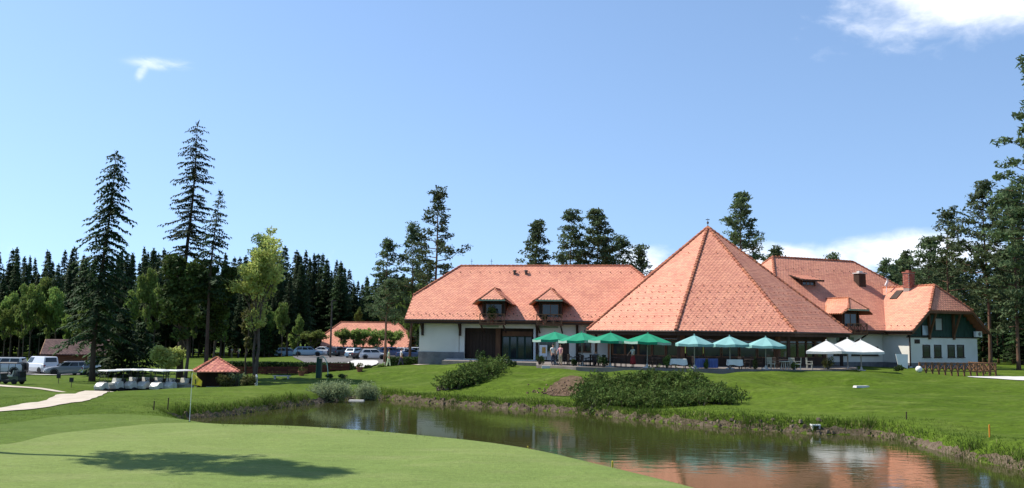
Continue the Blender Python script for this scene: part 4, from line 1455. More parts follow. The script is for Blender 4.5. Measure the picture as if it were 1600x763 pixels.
def pine_meshes(H, seed, h0=.45, Rc=3.2, nbr=34, clump=.75, nleaf=34, shape='round', lean=0.0, size=.42):
    rs = np.random.RandomState(seed)
    tk = MB()
    def ax(z):
        t = z / H
        return np.array([lean * H * t ** 1.4 + .22 * math.sin(t * 5 + seed) * t, .2 * math.sin(t * 4 + 1.7 * seed) * t, z])
    zs = np.linspace(0, H * .97, 16)
    tk.tube([ax(z) - np.array([0, 0, .4 if z == 0 else 0]) for z in zs], [max(.03, .0105 * H * (1 - z / H) ** .75 + (.08 if z < .2 else 0)) for z in zs], 8)
    T = []
    for i in range(nbr):
        t = h0 + (1 - h0) * ((i + rs.rand()) / nbr) ** .9
        u = (t - h0) / (1 - h0)
        prof = (1 - u) ** .6 * (.45 + .55 * min(1, u * 3.5)) if shape == 'round' else (1 - u) ** .85 * (.7 + .3 * min(1, u * 5))
        Lb = Rc * max(.16, prof) * rs.uniform(.55, 1.15)
        a = i * 2.4 + rs.normal(0, .4)
        d = np.array([math.cos(a), math.sin(a), 0])
        rise = rs.uniform(-.15, .35) + .5 * u
        b = ax(H * t)
        m = b + d * Lb * .55 + np.array([0, 0, Lb * rise * .35 - .05 * Lb])
        e = b + d * Lb + np.array([0, 0, Lb * rise])
        tk.tube([b, m, e], [.02 + .014 * Lb, .016 + .008 * Lb, .012], 4, cap=False)
        nc = max(2, int(Lb * 1.7))
        for c_ in range(nc):
            s = .42 + .6 * (c_ + rs.rand()) / nc
            p = b + (e - b) * s + rs.normal(0, .22 * Lb ** .5, 3) * np.array([1, 1, .45])
            cr = clump * rs.uniform(.6, 1.2)
            pts = cloud_pts(rs, nleaf, p, (cr, cr, cr * .48))
            T.append(leaf_tris(rs, pts, size, .42, .25))
    for c_ in range(5):
        p = ax(H * .96) + rs.normal(0, .25, 3)
        T.append(leaf_tris(rs, cloud_pts(rs, nleaf, p, (clump * .6, clump * .6, clump * .6)), size * .9, .42, .1))
    return tk.mesh('trunk', M_bark_p, True), tri_mesh('crown', np.concatenate(T), M_pine)

def broad_meshes(H, Rc, seed, h0=.25, leafmat=None, bark=None, nl=9000, size=.34, stems=1, shape=1.0, gap=.0, clr=.9):
    rs = np.random.RandomState(seed)
    tk = MB(); tips = []
    def grow(p, d, Lr, r, lev):
        q = p + d * Lr
        mid = (p + q) / 2 + rs.normal(0, .06 * Lr, 3)
        tk.tube([p, mid, q], [r, r * .82, r * .62], 6 if lev < 2 else 4, cap=False)
        if lev >= 3:
            tips.append(q); return
        if lev >= 1:
            tips.append(mid if lev == 1 else q)
        n = rs.randint(2, 4) if lev else rs.randint(3, 5)
        for i in range(n + (1 if lev < 2 else 0)):
            a = rs.uniform(0, 6.283)
            sp = rs.uniform(.45, .95)
            nd = d + sp * np.array([math.cos(a), math.sin(a), rs.uniform(-.15, .35)])
            nd /= np.linalg.norm(nd)
            s = rs.uniform(.55, 1.0)
            grow(p + d * Lr * s, nd, Lr * rs.uniform(.52, .78), r * .55, lev + 1)
    for s_ in range(stems):
        off = rs.normal(0, .18, 3) * (stems > 1); off[2] = 0
        grow(np.array([0, 0, -.3]) + off, np.array([rs.normal(0, .05), rs.normal(0, .05), 1.]), H * .36, .016 * H + .02, 0)
    tips = np.array(tips)
    k = H * .93 / max(1e-6, tips[:, 2].max())
    rr = np.percentile(np.hypot(tips[:, 0], tips[:, 1]), 92)
    sc_ = np.array([Rc * .85 / rr, Rc * .85 / rr, k])
    tips = tips * sc_
    tk.v = [(a * sc_[0] ** (1 if c_ > 1 else .0), b * sc_[1] ** (1 if c_ > 1 else .0), c_ * sc_[2]) for a, b, c_ in tk.v]
    tips = tips[tips[:, 2] > H * h0]
    n = max(6, nl // len(tips))
    T = []
    for p in tips:
        cr = clr * Rc * .30 * rs.uniform(.7, 1.25)
        T.append(leaf_tris(rs, cloud_pts(rs, int(n * rs.uniform(.6, 1.4)), p, (cr, cr, cr * .75)), size, .6, .1))
    return tk.mesh('trunk', bark or M_bark_d, True), tri_mesh('crown', np.concatenate(T), leafmat or M_leaf)

def tree(name, meshes, p, label, cat='tree', group=None, rz=0.0, sc=1.0, parts=('trunk', 'crown')):
    t = thing(name, label, cat, p, rz, group)
    if sc != 1.0:
        t.scale = (sc, sc, sc) if isinstance(sc, (int, float)) else sc
    for nme, me in zip(parts, meshes):
        link(nme, me, t)
    return t

# ---- the three tall spruces in the middle of the car park lawn
p = on(143, 84); h = height_to(233, p)
tree('spruce_tree', spruce_meshes(h, 3.1, 21, h0=.16, gap=.55, nb=8, spray=.44, fill=5, droop=.66, power=.48, thin=.80, lean=.055, whorl=False), p, 'tall drooping spruce left of the golf carts, second tallest of the lone spruces')
p = on(279, 86); h = height_to(189, p)
tree('spruce_tree', spruce_meshes(h, 2.8, 33, h0=.38, gap=.64, nb=7, spray=.36, fill=4, droop=.40, power=.46, thin=.74, whorl=False, lean=.03), p, 'tallest thin spruce with sparse crown rising behind the golf carts')
p = on(318, 81); h = height_to(297, p)
tree('spruce_tree', spruce_meshes(h, 2.2, 45, h0=.42, gap=.55, nb=7, spray=.36, fill=4, droop=.42, power=.75, thin=.75, whorl=False, lean=.04), p, 'slim spruce with bare lower trunk beside the red roofed gazebo')
# broad dark trees standing below them
p = on(288, 82); h = height_to(395, p)
tree('dark_tree', broad_meshes(h, 2.3, 5, h0=.10, leafmat=M_dleaf, nl=13000, size=.34, clr=1.05), p, 'broad dark green tree with a bushy base behind the cart roofs, left of the gazebo')
p = on(335, 86); h = height_to(398, p)
tree('dark_tree', broad_meshes(h, 2.2, 9, h0=.30, leafmat=M_dleaf, nl=10000, size=.34, clr=1.0), p, 'dark green tree with bare lower trunk right behind the gazebo')
p = on(190, 88); h = height_to(480, p)
tree('young_spruce', spruce_meshes(h, 2.3, 61, h0=.03, gap=.5, nb=8, spray=.62, fill=4, droop=.4, power=.6), p, 'bushy dark young spruce right behind the golf cart roofs')
p = on(160, 90); h = height_to(455, p)
tree('young_spruce', spruce_meshes(h, 1.9, 62, h0=.03, gap=.5, nb=8, spray=.6, fill=4, droop=.4, power=.7), p, 'dark young spruce between the tall drooping spruce and the cart row')
p = on(216, 92); h = height_to(500, p)
tree('young_spruce', spruce_meshes(h, 2.2, 63, h0=.02, gap=.5, nb=8, spray=.6, fill=4, droop=.4, power=.6), p, 'low wide young spruce behind the middle of the cart row')
p = on(258, 84); h = height_to(540, p)
tree('light_shrub', broad_meshes(h, 1.6, 71, h0=.05, leafmat=M_leafy, nl=3000, size=.25, clr=1.2), p, 'round yellow green shrub behind the right end of the cart row', 'shrub')
# ---- airy yellow green tree with two trunks
p = on(401, 83); h = height_to(340, p)
tree('birch_tree', broad_meshes(h, 2.9, 15, h0=.10, leafmat=M_leafy, nl=11000, size=.26, stems=2, clr=.80), p, 'tall airy yellow green tree with two thin trunks in fresh leaf')
p = on(384, 92); h = height_to(470, p)
tree('copper_tree', broad_meshes(h, 1.6, 16, h0=.3, leafmat=M_olive, nl=3000, size=.28), p, 'small brownish tree just behind the two trunked airy tree')

# ---- forest edge beyond the car park: individual spruces, pines and broadleaf trees
G_SP = 'spruces in the forest wall behind the car parks'
protos = []
for i in range(5):
    H = 20
    protos.append(spruce_meshes(H, (3.2, 3.8, 3.0, 4.0, 3.4)[i], 100 + i, h0=(.10, .22, .30, .12, .26)[i], gap=.60, nb=8, spray=.80, fill=4, droop=.45, whorl=False, power=(1.0, .85, .95, 1.05, .8)[i]))
def skyline(px):
    pts = [(-200, 400), (0, 378), (12, 380), (35, 395), (60, 392), (100, 378), (125, 385), (150, 395), (210, 380), (240, 384), (280, 390), (350, 395), (430, 380), (470, 392), (510, 400), (545, 415), (575, 430), (600, 420), (650, 425), (800, 430)]
    for (a, ya), (b, yb) in zip(pts, pts[1:]):
        if a <= px <= b:
            return ya + (yb - ya) * (px - a) / (b - a)
    return 425
def spruce_label(px, row):
    where = ('off the left border' if px < 0 else 'behind the off road car and van' if px < 70 else 'behind the log cabin' if px < 150 else 'behind the golf cart row' if px < 300 else
             'behind the gazebo and airy tree' if px < 430 else 'between the airy tree and the far house' if px < 510 else 'above the far house roof' if px < 640 else 'hidden behind the long wing')
    return ('front' if row < 2 else 'middle' if row < 4 else 'rear') + ' row dark spruce of the forest wall ' + where
first = {}
rt = random.Random(77)
cnt = 0
for row, (Y, n, dy) in enumerate(((150, 40, 26), (158, 44, 14), (166, 44, 5), (176, 46, 0), (187, 54, 4), (194, 54, 0))):
    for i in range(n):
        px = -120 + 800 * (i + rt.uniform(.1, .9)) / n
        Yt = Y + rt.uniform(-3.5, 3.5)
        if 470 < px < 655 and Yt < 181:
            continue
        p = on(px, Yt)
        h = height_to(skyline(px) + dy + rt.choice((0, 3, 12, 24, 40)) + rt.uniform(0, 10), p)
        k = rt.randrange(5)
        s = h / 20
        w_ = s * rt.uniform(.85, 1.15)
        if k not in first:
            first[k] = tree('spruce_tree', protos[k], p, spruce_label(px, row), 'tree', G_SP, rt.uniform(0, 6.28), (w_, w_, s))
        else:
            dup(first[k], p, rt.uniform(0, 6.28), spruce_label(px, row), G_SP, (w_, w_, s))
        cnt += 1
for i in range(30):
    px = 455 + 210 * (i + .5) / 30 ; Yt = 201 + 9 * rt.random()
    p = on(px, Yt); s = height_to(skyline(px) + rt.uniform(-4, 26), p) / 20; w_ = s * rt.uniform(.9, 1.2)
    dup(first[rt.randrange(5)], p, rt.uniform(0, 6.28), spruce_label(px, 4), G_SP, (w_, w_, s))
# named skyline trees of the left forest
bp_ = [broad_meshes(12, 3.2, 200 + i, h0=.12, leafmat=M_leaf, nl=4200, size=.52, clr=1.0) for i in range(3)]
fb = {}
def LB_BR(px):
    return 'light green broadleaf tree at the forest foot, ' + ('behind the off road car and van' if px < 55 else 'left of the log cabin roof' if px < 100 else 'above the log cabin' if px < 150 else 'behind the golf cart row' if px < 300 else 'right of the airy tree' if px < 500 else 'by the far house' if px < 630 else 'left of the long wing')
for i, (px, Y, top) in enumerate(((45, 140, 440), (28, 143, 470), (70, 141, 470), (125, 138, 475), (14, 146, 455), (225, 140, 415), (205, 143, 450), (240, 146, 440), (118, 144, 500), (440, 142, 470), (465, 140, 490), (600, 178, 470), (625, 176, 460), (560, 176, 480), (655, 135, 440), (640, 128, 470), (650, 178, 440), (60, 150, 430), (85, 142, 445), (35, 137, 460), (100, 146, 490), (5, 140, 480), (300, 146, 470), (350, 146, 480), (420, 148, 480))):
    p = on(px, Y); h = height_to(top, p); s = h / 12; k = i % 3
    w_ = s * rt.uniform(.45, .70)
    if k not in fb:
        fb[k] = tree('broadleaf_tree', bp_[k], p, LB_BR(px), 'tree', 'broadleaf trees at the forest foot', rt.uniform(0, 6.28), (w_, w_, s))
    else:
        dup(fb[k], p, rt.uniform(0, 6.28), LB_BR(px), 'broadleaf trees at the forest foot', (w_, w_, s))

# ---- pines behind the roofs (each one its own tree)
def pine(px, Y, top, label, seed, h0=.5, Rc=3.0, nbr=34, shape='round', lean=0.0, nleaf=30, size=.46, clump=.85):
    Rc *= 1.4; nbr = int(nbr * 1.35); h0 *= .85
    p = on(px, Y); h = height_to(top, p)
    return tree('pine_tree', pine_meshes(h, seed, h0, Rc, nbr, clump, nleaf, shape, lean, size), p, label)
pine(674, 118, 297, 'tallest layered pine left of the long tiled roof', 301, .40, 3.6, 30, 'cone', .03, 32)
pine(640, 122, 354, 'dense pine just left of the tallest layered pine', 302, .35, 3.2, 34, 'cone', .02)
pine(601, 122, 376, 'irregular pine at the left of the pines by the long roof', 303, .35, 3.0, 28, 'cone', .01)
pine(834, 122, 347, 'conical pine at the left of the pines behind the long roof', 304, .3, 2.9, 44, 'cone', .01, 34)
pine(888, 124, 331, 'slim topped pine between the conical and the broad pines behind the long roof', 305, .3, 3.0, 36, 'round', .01, 34)
pine(932, 126, 331, 'broad dense flat topped pine behind the right part of the long roof', 306, .3, 3.6, 60, 'round', .0, 38)
pine(972, 128, 374, 'shorter pine right of the broad dense pine', 307, .35, 2.6, 36, 'round')
pine(1003, 126, 388, 'small light pine against the white cloud left of the pyramid roof', 308, .4, 2.4, 26, 'cone')
pine(1160, 122, 304, 'round crowned pine peeking out right of the pyramid top', 309, .45, 3.2, 44, 'round', .01, 36)
pine(1213, 128, 388, 'pine tip showing just over the left end of the rear roof ridge', 310, .5, 2.2, 20, 'round')
pine(1303, 128, 400, 'low pine crown just above the middle of the rear roof ridge', 311, .4, 2.6, 24, 'round')
pine(1386, 130, 410, 'distant pine behind the chimneys of the annex', 312, .3, 3.0, 34, 'round')
# ---- right hand wood
pine(1548, 96, 289, 'pine with full reddish trunk right of the green gable', 321, .48, 3.2, 34, 'round', .004, 26)
pine(1486, 104, 329, 'spreading pine behind the green gable roof', 322, .34, 3.0, 34, 'cone', .01, 24)
pine(1455, 112, 375, 'shorter pine between the annex chimney and the spreading pine', 323, .3, 3.2, 38, 'round', .0)
pine(1420, 120, 398, 'small pine left of the spreading pine by the annex chimney', 324, .3, 2.6, 34, 'cone')
p = on(1640, 74); h = height_to(92, p)
tree('pine_tree', pine_meshes(h, 331, .34, 4.7, 84, .75, 44, 'cone', .0, .40), p, 'giant pine at the right border of the photo, only its left boughs in view')
pine(1592, 92, 300, 'dark pine below the giant pine at the right border', 332, .25, 3.4, 50, 'round', .0, 38)
pp = [pine_meshes(18, 340 + i, (.38, .5, .3)[i], (2.8, 2.5, 3.2)[i], 36, .85, 30, ('round', 'cone', 'round')[i], 0, .52) for i in range(3)]
fp = {}
LB_RP = 'dark pine in the wood behind the annex and the driveway'
for i in range(46):
    px = 1395 + 420 * ((i * .618) % 1)
    Y = 108 + 58 * ((i * .377) % 1)
    p = on(px, Y)
    tp = 425 + rt.uniform(-20, 30) - max(0, (px - 1520)) * .30
    h = height_to(tp, p); s = h / 18; k = i % 3
    w_ = s * rt.uniform(.95, 1.3)
    if k not in fp:
        fp[k] = tree('pine_tree', pp[k], p, LB_RP, 'tree', 'pines of the right hand wood', rt.uniform(0, 6.28), (w_, w_, s))
    else:
        dup(fp[k], p, rt.uniform(0, 6.28), LB_RP, 'pines of the right hand wood', (w_, w_, s))
# undergrowth spruces closing the wood
for i in range(34):
    px = 1500 + 320 * ((i * .618) % 1); Y = 120 + 50 * ((i * .29) % 1)
    p = on(px, Y); h = rt.uniform(6, 11); s = h / 20; k = i % 5
    dup(first[k], p, rt.uniform(0, 6.28), 'young dark spruce filling the shade under the right hand pines', 'young spruces under the right hand pines', (s * 1.7, s * 1.7, s))
# trees behind the buildings glimpsed in the gap at the right
for i, (px, Y, top) in enumerate(((1350, 140, 425), (1400, 142, 425), (1440, 138, 425))):
    p = on(px, Y); s = height_to(top, p) / 18
    dup(fp[i % 3], p, i * 1.3, LB_RP, 'pines of the right hand wood', s)

# ---- bushes
def bush_tris(rs, rx, ry, h, n, size, lumps=9, up=.0):
    T = []
    for i in range(lumps):
        a = rs.uniform(0, 6.283); q = rs.uniform(0, .72) ** .6
        c_ = np.array([math.cos(a) * rx * q * .8, math.sin(a) * ry * q * .8, h * rs.uniform(.30, .68)])
        r = np.array([rx * .42, ry * .42, h * .36]) * rs.uniform(.75, 1.2)
        T.append(leaf_tris(rs, cloud_pts(rs, n // lumps, c_, r), size, .5))
    T = np.concatenate(T)
    T[:, :, 2] = np.maximum(T[:, :, 2], .0)
    return T
def bush(name, p, rx, ry, h, m, label, cat='shrub', n=1500, size=.16, seed=1, lumps=9, group=None):
    rs_ = np.random.RandomState(seed)
    t = thing(name, label, cat, p, 0, group)
    st_ = MB()
    for i in range(6):
        a = rs_.uniform(0, 6.28)
        st_.tube([(0, 0, -.15), (math.cos(a) * rx * .3, math.sin(a) * ry * .3, h * .4), (math.cos(a) * rx * .55, math.sin(a) * ry * .55, h * .7)], [.04, .03, .012], 5, cap=False)
    st_.build('stem', M_bark_d, t, kind='stuff')
    link('foliage', tri_mesh('foliage', bush_tris(rs_, rx, ry, h, n, size, lumps), m), t)
    return t
def juniper(name, poly_fn, p0, label, n, seed, m=None, hgt=(0.6, 1.2), spray=.55):
    """spreading juniper: arching sprays rising from many points of the bed"""
    rs_ = np.random.RandomState(seed)
    T = []; st_ = MB()
    pads = poly_fn(rs_, max(14, n // 26))
    ph = rs_.uniform(.45, 1.0, len(pads)); pr = rs_.uniform(.45, .95, len(pads))
    pts = []; hs = []
    for i in range(n):
        k_ = rs_.randint(len(pads)); a = rs_.uniform(0, 6.283); q = pr[k_] * math.sqrt(rs_.rand())
        pts.append((pads[k_][0] + q * math.cos(a), pads[k_][1] + q * math.sin(a)))
        hs.append(hgt[0] * ph[k_] * 1.25 * (1 - .6 * (q / pr[k_]) ** 2))
    for (x, y), hh_ in zip(pts, hs):
        a = rs_.uniform(0, 6.283)
        Ls = rs_.uniform(.4, .95); el_ = rs_.uniform(.15, 1.0)
        d = np.array([math.cos(a) * math.cos(el_), math.sin(a) * math.cos(el_), math.sin(el_)])
        z0 = float(LZ(x, y))
        b = np.array([x, y, z0 + hh_ * rs_.uniform(.35, 1)])
        k = 9
        s = rs_.uniform(.15, 1, k)
        C_ = b + d * (Ls * s)[:, None] + np.array([0, 0, -.32])[None, :] * (Ls * s[:, None] ** 2)
        tt = leaf_tris(rs_, C_, spray * .72, .26)
        T.append(tt)
    T = np.concatenate(T) - np.array(p0)[None, None, :]
    t = thing(name, label, 'shrub', p0)
    for i in range(0, len(pts), 12):
        x, y = pts[i]; z = gz(x, y)
        a = rs_.uniform(0, 6.28)
        st_.tube([(x - p0[0], y - p0[1], z - p0[2] - .1), (x - p0[0] + .3 * math.cos(a), y - p0[1] + .3 * math.sin(a), z - p0[2] + .5)], [.035, .015], 4, cap=False)
    st_.build('stem', M_bark_d, t, kind='stuff')
    link('foliage', tri_mesh('foliage', T, m or M_jun), t)
    return t
def ell(cs):
    def fn(rs_, n):
        w_ = np.array([c_[2] * c_[3] for c_ in cs]); w_ = w_ / w_.sum()
        out = []
        for i in range(n):
            c_ = cs[rs_.choice(len(cs), p=w_)]
            a = rs_.uniform(0, 6.283); q = math.sqrt(rs_.rand())
            out.append((c_[0] + c_[2] * q * math.cos(a), c_[1] + c_[3] * q * math.sin(a)))
        return out
    return fn
class _LZ:
    """ground height from a small lookup, faster than surveying every spray"""
    def __init__(s, x0, x1, y0, y1):
        s.x0, s.y0, s.st = x0, y0, .5
        X, Y = np.meshgrid(np.arange(x0, x1 + 1, .5), np.arange(y0, y1 + 1, .5))
        s.Z = gz_arr(X, Y)
    def __call__(s, x, y):
        i = min(max(int((x - s.x0) / .5), 0), s.Z.shape[1] - 1); j = min(max(int((y - s.y0) / .5), 0), s.Z.shape[0] - 1)
        return s.Z[j, i]
LZ = _LZ(-12, 24, 54, 90)
jl = []
for px, Y, rx, ry in ((935, 63.5, 1.3, 2.4), (985, 62.5, 2.0, 3.0), (1035, 61.5, 2.1, 3.2), (1085, 60.5, 1.8, 2.6), (1118, 59.8, 1.4, 1.6), (950, 66.5, 1.8, 1.8), (1010, 66, 2.2, 1.8), (1065, 65.5, 2.0, 1.8), (1105, 63.5, 1.5, 1.8)):
    q = on(px, Y); jl.append((q.x, q.y, rx, ry))
c0 = on(1020, 63)
juniper('spreading_juniper', ell(jl), c0, 'huge spreading juniper thicket on the slope below the parasols', 5600, 5, hgt=(.78, 1.2), spray=.37)
jl = []
for px, Y, rx, ry in ((712, 71.5, 1.0, 1.1), (732, 73, 1.5, 1.6), (750, 75.5, 1.5, 2.0), (764, 78.5, 1.1, 1.8)):
    q = on(px, Y); jl.append((q.x, q.y, rx, ry))
c0 = on(735, 74)
juniper('spreading_juniper', ell(jl), c0, 'smaller spreading juniper on the slope below the left wing', 2600, 6, hgt=(1.15, 1.0), spray=.38)
bush('round_shrub', on(753, 83.5), .7, .7, 1.5, M_hedge, 'dark round shrub at the top of the smaller juniper', seed=7, n=900)
bush('willow_bush', on(515, 68.8), 1.75, 1.3, 1.6, M_wil, 'wider grey green dome bush at the pond edge', n=9000, size=.12, seed=8, lumps=30)
bush('willow_bush', on(574, 71.6), 1.25, 1.1, 1.75, M_wil, 'rounder grey green bush at the pond edge, right of its wider twin', n=7000, size=.12, seed=9, lumps=26)
# ------------------------------------------------------------------ vehicles
M_rub = mat('tyre_rubber', (0.02, 0.02, 0.02), rough=0.9)
M_rim = mat('alloy_rim', (0.45, 0.46, 0.47), rough=0.35, metal=0.7)
M_cglass = mat('car_glass', (0.02, 0.025, 0.03), rough=0.06, spec=0.6)
M_lamp = mat('headlight_lens', (0.65, 0.67, 0.70), rough=0.15, spec=0.6)
M_red = mat('tail_light', (0.35, 0.02, 0.02), rough=0.2)
M_trim = mat('black_trim', (0.025, 0.025, 0.027), rough=0.6)
M_num = mat('number_plate', (0.75, 0.75, 0.72), rough=0.5)
def paint(name, c_):
    return mat(name, c_, tuple(x * .96 for x in c_), scale=1.0, rough=0.28, spec=0.5, coat=0.6)
KINDS = {
    # length, width, height, ground clearance, bonnet length, bonnet height, belt height, screen run, rear overhang run, wheel radius, bumper height
    'suv': (4.75, 1.86, 1.82, .26, 1.15, 1.10, 1.15, .50, .18, .38),
    'van': (4.9, 1.90, 1.90, .20, .85, 1.08, 1.15, .75, .12, .34),
    'estate': (4.65, 1.78, 1.46, .18, 1.20, .92, .95, .75, .55, .32),
    'hatch': (4.1, 1.72, 1.48, .18, 1.00, .90, .94, .70, .40, .31),
    'saloon': (4.6, 1.78, 1.44, .18, 1.25, .90, .94, .75, .95, .32),
}
def car(kind, pm, label, p, rz, cat='car', group=None, name='parked_car', lower=None, rear_spare=False):
    Lc, W, H, gc, bl, bh, belt, scr, rr, wr = KINDS[kind]
    t = thing(name, label, cat, p, rz, group)
    x0, x1 = -Lc / 2, Lc / 2                   # nose at +x
    hw = W / 2
    boot = .75 if kind == 'saloon' else 0
    # lower body lofted along the car
    st_ = [(x0, gc + .22, belt * .80, .80), (x0 + .10, gc + .04, belt * .97, .92), (x0 + .45, gc, belt, 1.0), (0, gc - .02, belt, 1.0), (x1 - bl, gc, belt * 1.0, 1.0),
           (x1 - bl * .5, gc, bh * .97, .985), (x1 - .22, gc + .02, bh * .86, .93), (x1 - .05, gc + .10, bh * .70, .82), (x1, gc + .20, bh * .58, .74)]
    b = MB(); rg = []
    for x, zb, ztp, f in st_:
        w_ = hw * f
        m_ = zb + (ztp - zb) * .55
        rg.append([(x, -w_ * .86, zb), (x, -w_ * .98, zb + .12), (x, -w_, m_), (x, -w_ * .96, ztp - .06), (x, -w_ * .86, ztp), (x, w_ * .86, ztp), (x, w_ * .96, ztp - .06), (x, w_, m_), (x, w_ * .98, zb + .12), (x, w_ * .86, zb)])
    n = 10
    vs = [v for r_ in rg for v in r_]
    fs = []
    for i in range(len(rg) - 1):
        for k in range(n):
            fs.append((i * n + k, i * n + (k + 1) % n, (i + 1) * n + (k + 1) % n, (i + 1) * n + k))
    fs.append(tuple(range(n))); fs.append(tuple((len(rg) - 1) * n + k for k in range(n))[::-1])
    b.add(vs, fs)
    # cabin
    cx0, cx1 = x0 + .10 + boot, x1 - bl + .05
    ax0, ax1 = x0 + .10 + boot + rr, x1 - bl + .05 - scr
    rwid, bw = hw * .74, hw * .87
    cab = [(cx0, -bw, belt - .02), (cx1, -bw, belt - .02), (cx1, bw, belt - .02), (cx0, bw, belt - .02),
           (ax0, -rwid, H - .05), (ax1, -rwid, H - .05), (ax1, rwid, H - .05), (ax0, rwid, H - .05),
           (ax0 + .12, -rwid * .86, H), (ax1 - .15, -rwid * .86, H), (ax1 - .15, rwid * .86, H), (ax0 + .12, rwid * .86, H)]
    b.add(cab, [(0, 1, 5, 4), (1, 2, 6, 5), (2, 3, 7, 6), (3, 0, 4, 7), (4, 5, 9, 8), (5, 6, 10, 9), (6, 7, 11, 10), (7, 4, 8, 11), (8, 9, 10, 11)])
    body = b.build('body', pm, t, smooth=False)
    md = body.modifiers.new('edge', 'BEVEL'); md.width = .035; md.segments = 2; md.limit_method = 'ANGLE'
    # glass set proud of the pillars
    def quad(a, bq, c_, d, s, off):
        A, B, C_, D = map(Vector, (a, bq, c_, d))
        nn = (B - A).cross(D - A).normalized() * off
        cc = (A + B + C_ + D) / 4
        vs = [cc + (q - cc) * 1.0 + nn for q in (A, B, C_, D)]
        return vs
    def glass(nm, A, B, C_, D, x_a, x_b, z_a, z_b):
        """bilinear patch of a cabin face"""
        A, B, C_, D = map(Vector, (A, B, C_, D))
        f = lambda x, z: (A.lerp(B, x)).lerp(D.lerp(C_, x), z)
        q = [f(x_a, z_a), f(x_b, z_a), f(x_b, z_b), f(x_a, z_b)]
        nn = (q[1] - q[0]).cross(q[3] - q[0]).normalized() * .018
        vs = [v + nn for v in q] + [v - nn for v in q]
        MB().add(vs, [(0, 1, 2, 3), (7, 6, 5, 4), (0, 4, 5, 1), (1, 5, 6, 2), (2, 6, 7, 3), (3, 7, 4, 0)]).build(nm, M_cglass, t)
    Lf, Rf = (cab[0], cab[1], cab[5], cab[4]), (cab[2], cab[3], cab[7], cab[6])
    if kind == 'van':
        sp = [(.70, .97)]
    else:
        sp = [(.08, .36), (.40, .66), (.70, .97)] if kind in ('suv', 'estate') else [(.12, .50), (.54, .95)]
    for xa, xb in sp:
        glass('side_window', *Lf, xa, xb, .14, .92)
        glass('side_window', *Rf, 1 - xb, 1 - xa, .14, .92)
    glass('windscreen', cab[1], cab[2], cab[6], cab[5], .07, .93, .08, .94)
    glass('rear_window', cab[3], cab[0], cab[4], cab[7], .10, .90, .25, .92)
    # wheels
    for sx in (x0 + .85, x1 - .88):
        for sy in (-1, 1):
            y = sy * (hw - .10)
            wv = MB()
            pr = [(wr * .62, -.11), (wr * .95, -.11), (wr, -.07), (wr, .07), (wr * .95, .11), (wr * .62, .11)]
            wv.lathe(pr, 18)
            wv.v = [(sx + a, y + c_, wr + bq) for a, bq, c_ in wv.v]
            wh = wv.build('wheel', M_rub, t)
            rv = MB().lathe([(.03, -.02), (wr * .62, -.05), (wr * .62, .05), (.03, .05)], 14)
            rv.v = [(sx + a, y + sy * .075 + c_ * .5, wr + bq) for a, bq, c_ in rv.v]
            rv.build('rim', M_rim, wh)
            ar = MB()
            for i in range(9):
                a0_, a1_ = math.pi * i / 9, math.pi * (i + 1) / 9
                ar.beam((sx + math.cos(a0_) * (wr + .06), sy * (hw - .02), wr + math.sin(a0_) * (wr + .06)), (sx + math.cos(a1_) * (wr + .06), sy * (hw - .02), wr + math.sin(a1_) * (wr + .06)), .07, .08)
            ar.build('wheel_arch', M_trim, t)
    for sy in (-1, 1):
        MB().box((x1 - .13, sy * hw * .66, bh * .66), (.18, hw * .36, .16), -sy * .25).build('headlight', M_lamp, t)
        MB().box((x0 + .07, sy * hw * .76, belt * .78), (.12, hw * .2, .26)).build('tail_light', M_red, t)
        MB().box((x1 - bl - .25, sy * (hw + .06), belt + .08), (.12, .18, .13)).build('wing_mirror', pm, t)
    MB().box((x1 - .02, 0, gc + .24), (.16, W * .78, .20)).build('bumper', M_trim if kind in ('suv', 'van') else pm, t)
    MB().box((x0 + .03, 0, gc + .24), (.16, W * .82, .22)).build('bumper', lower or (M_trim if kind in ('suv', 'van') else pm), t)
    MB().box((x1 + .068, 0, gc + .24), (.02, .50, .11)).build('number_plate', M_num, t)
    MB().box((x0 - .03, 0, belt * .66), (.03, .50, .11)).build('number_plate', M_num, t)
    if rear_spare:
        sv_ = MB().lathe([(.05, 0), (.36, 0), (.36, .2), (.05, .22)], 16)
        sv_.v = [(x0 - c_ + .02, a, belt * .80 + bq) for a, bq, c_ in sv_.v]
        sv_.build('spare_wheel', M_trim, t)
        MB().bb(x0 - .02, x0 + .2, -hw * .9, hw * .9, gc + .2, belt * 1.0).build('tailgate', M_trim, t)
    if kind in ('estate', 'suv'):
        rl = MB()
        for sy in (-1, 1):
            rl.beam((ax0 + .2, sy * rwid * .8, H + .06), (ax1 - .2, sy * rwid * .8, H + .06), .04, .05)
            for xx in (ax0 + .3, ax1 - .3):
                rl.beam((xx, sy * rwid * .8, H - .01), (xx, sy * rwid * .8, H + .05), .04, .04)
        rl.build('roof_rail', M_trim, t)
    return t
P_white, P_silver, P_grey = paint('white_car_paint', (.72, .73, .74)), paint('silver_car_paint', (.46, .48, .51)), paint('grey_car_paint', (.20, .22, .25))
P_blue, P_dark, P_redp = paint('blue_car_paint', (.05, .09, .20)), paint('dark_car_paint', (.025, .03, .04)), paint('red_car_paint', (.35, .03, .03))
P_ltb = paint('pale_blue_car_paint', (.30, .42, .50))
G_CP = 'cars parked by the log cabin'
car('suv', P_silver, 'silver off road car with dark tailgate, at the left border of the photo', on(3, 101), math.pi + R(8), 'car', G_CP, rear_spare=True, lower=M_trim)
car('van', P_white, 'white panel van between the off road car and the grey estate', on(63, 104), math.pi - R(38), 'van', G_CP, 'parked_van')
car('estate', P_grey, 'silver grey estate car right of the white van', on(106, 101), math.pi + R(32), 'car', G_CP)
car('hatch', P_white, 'white small car half hidden by the tall spruce trunk', on(137, 103), R(80), 'car', G_CP)
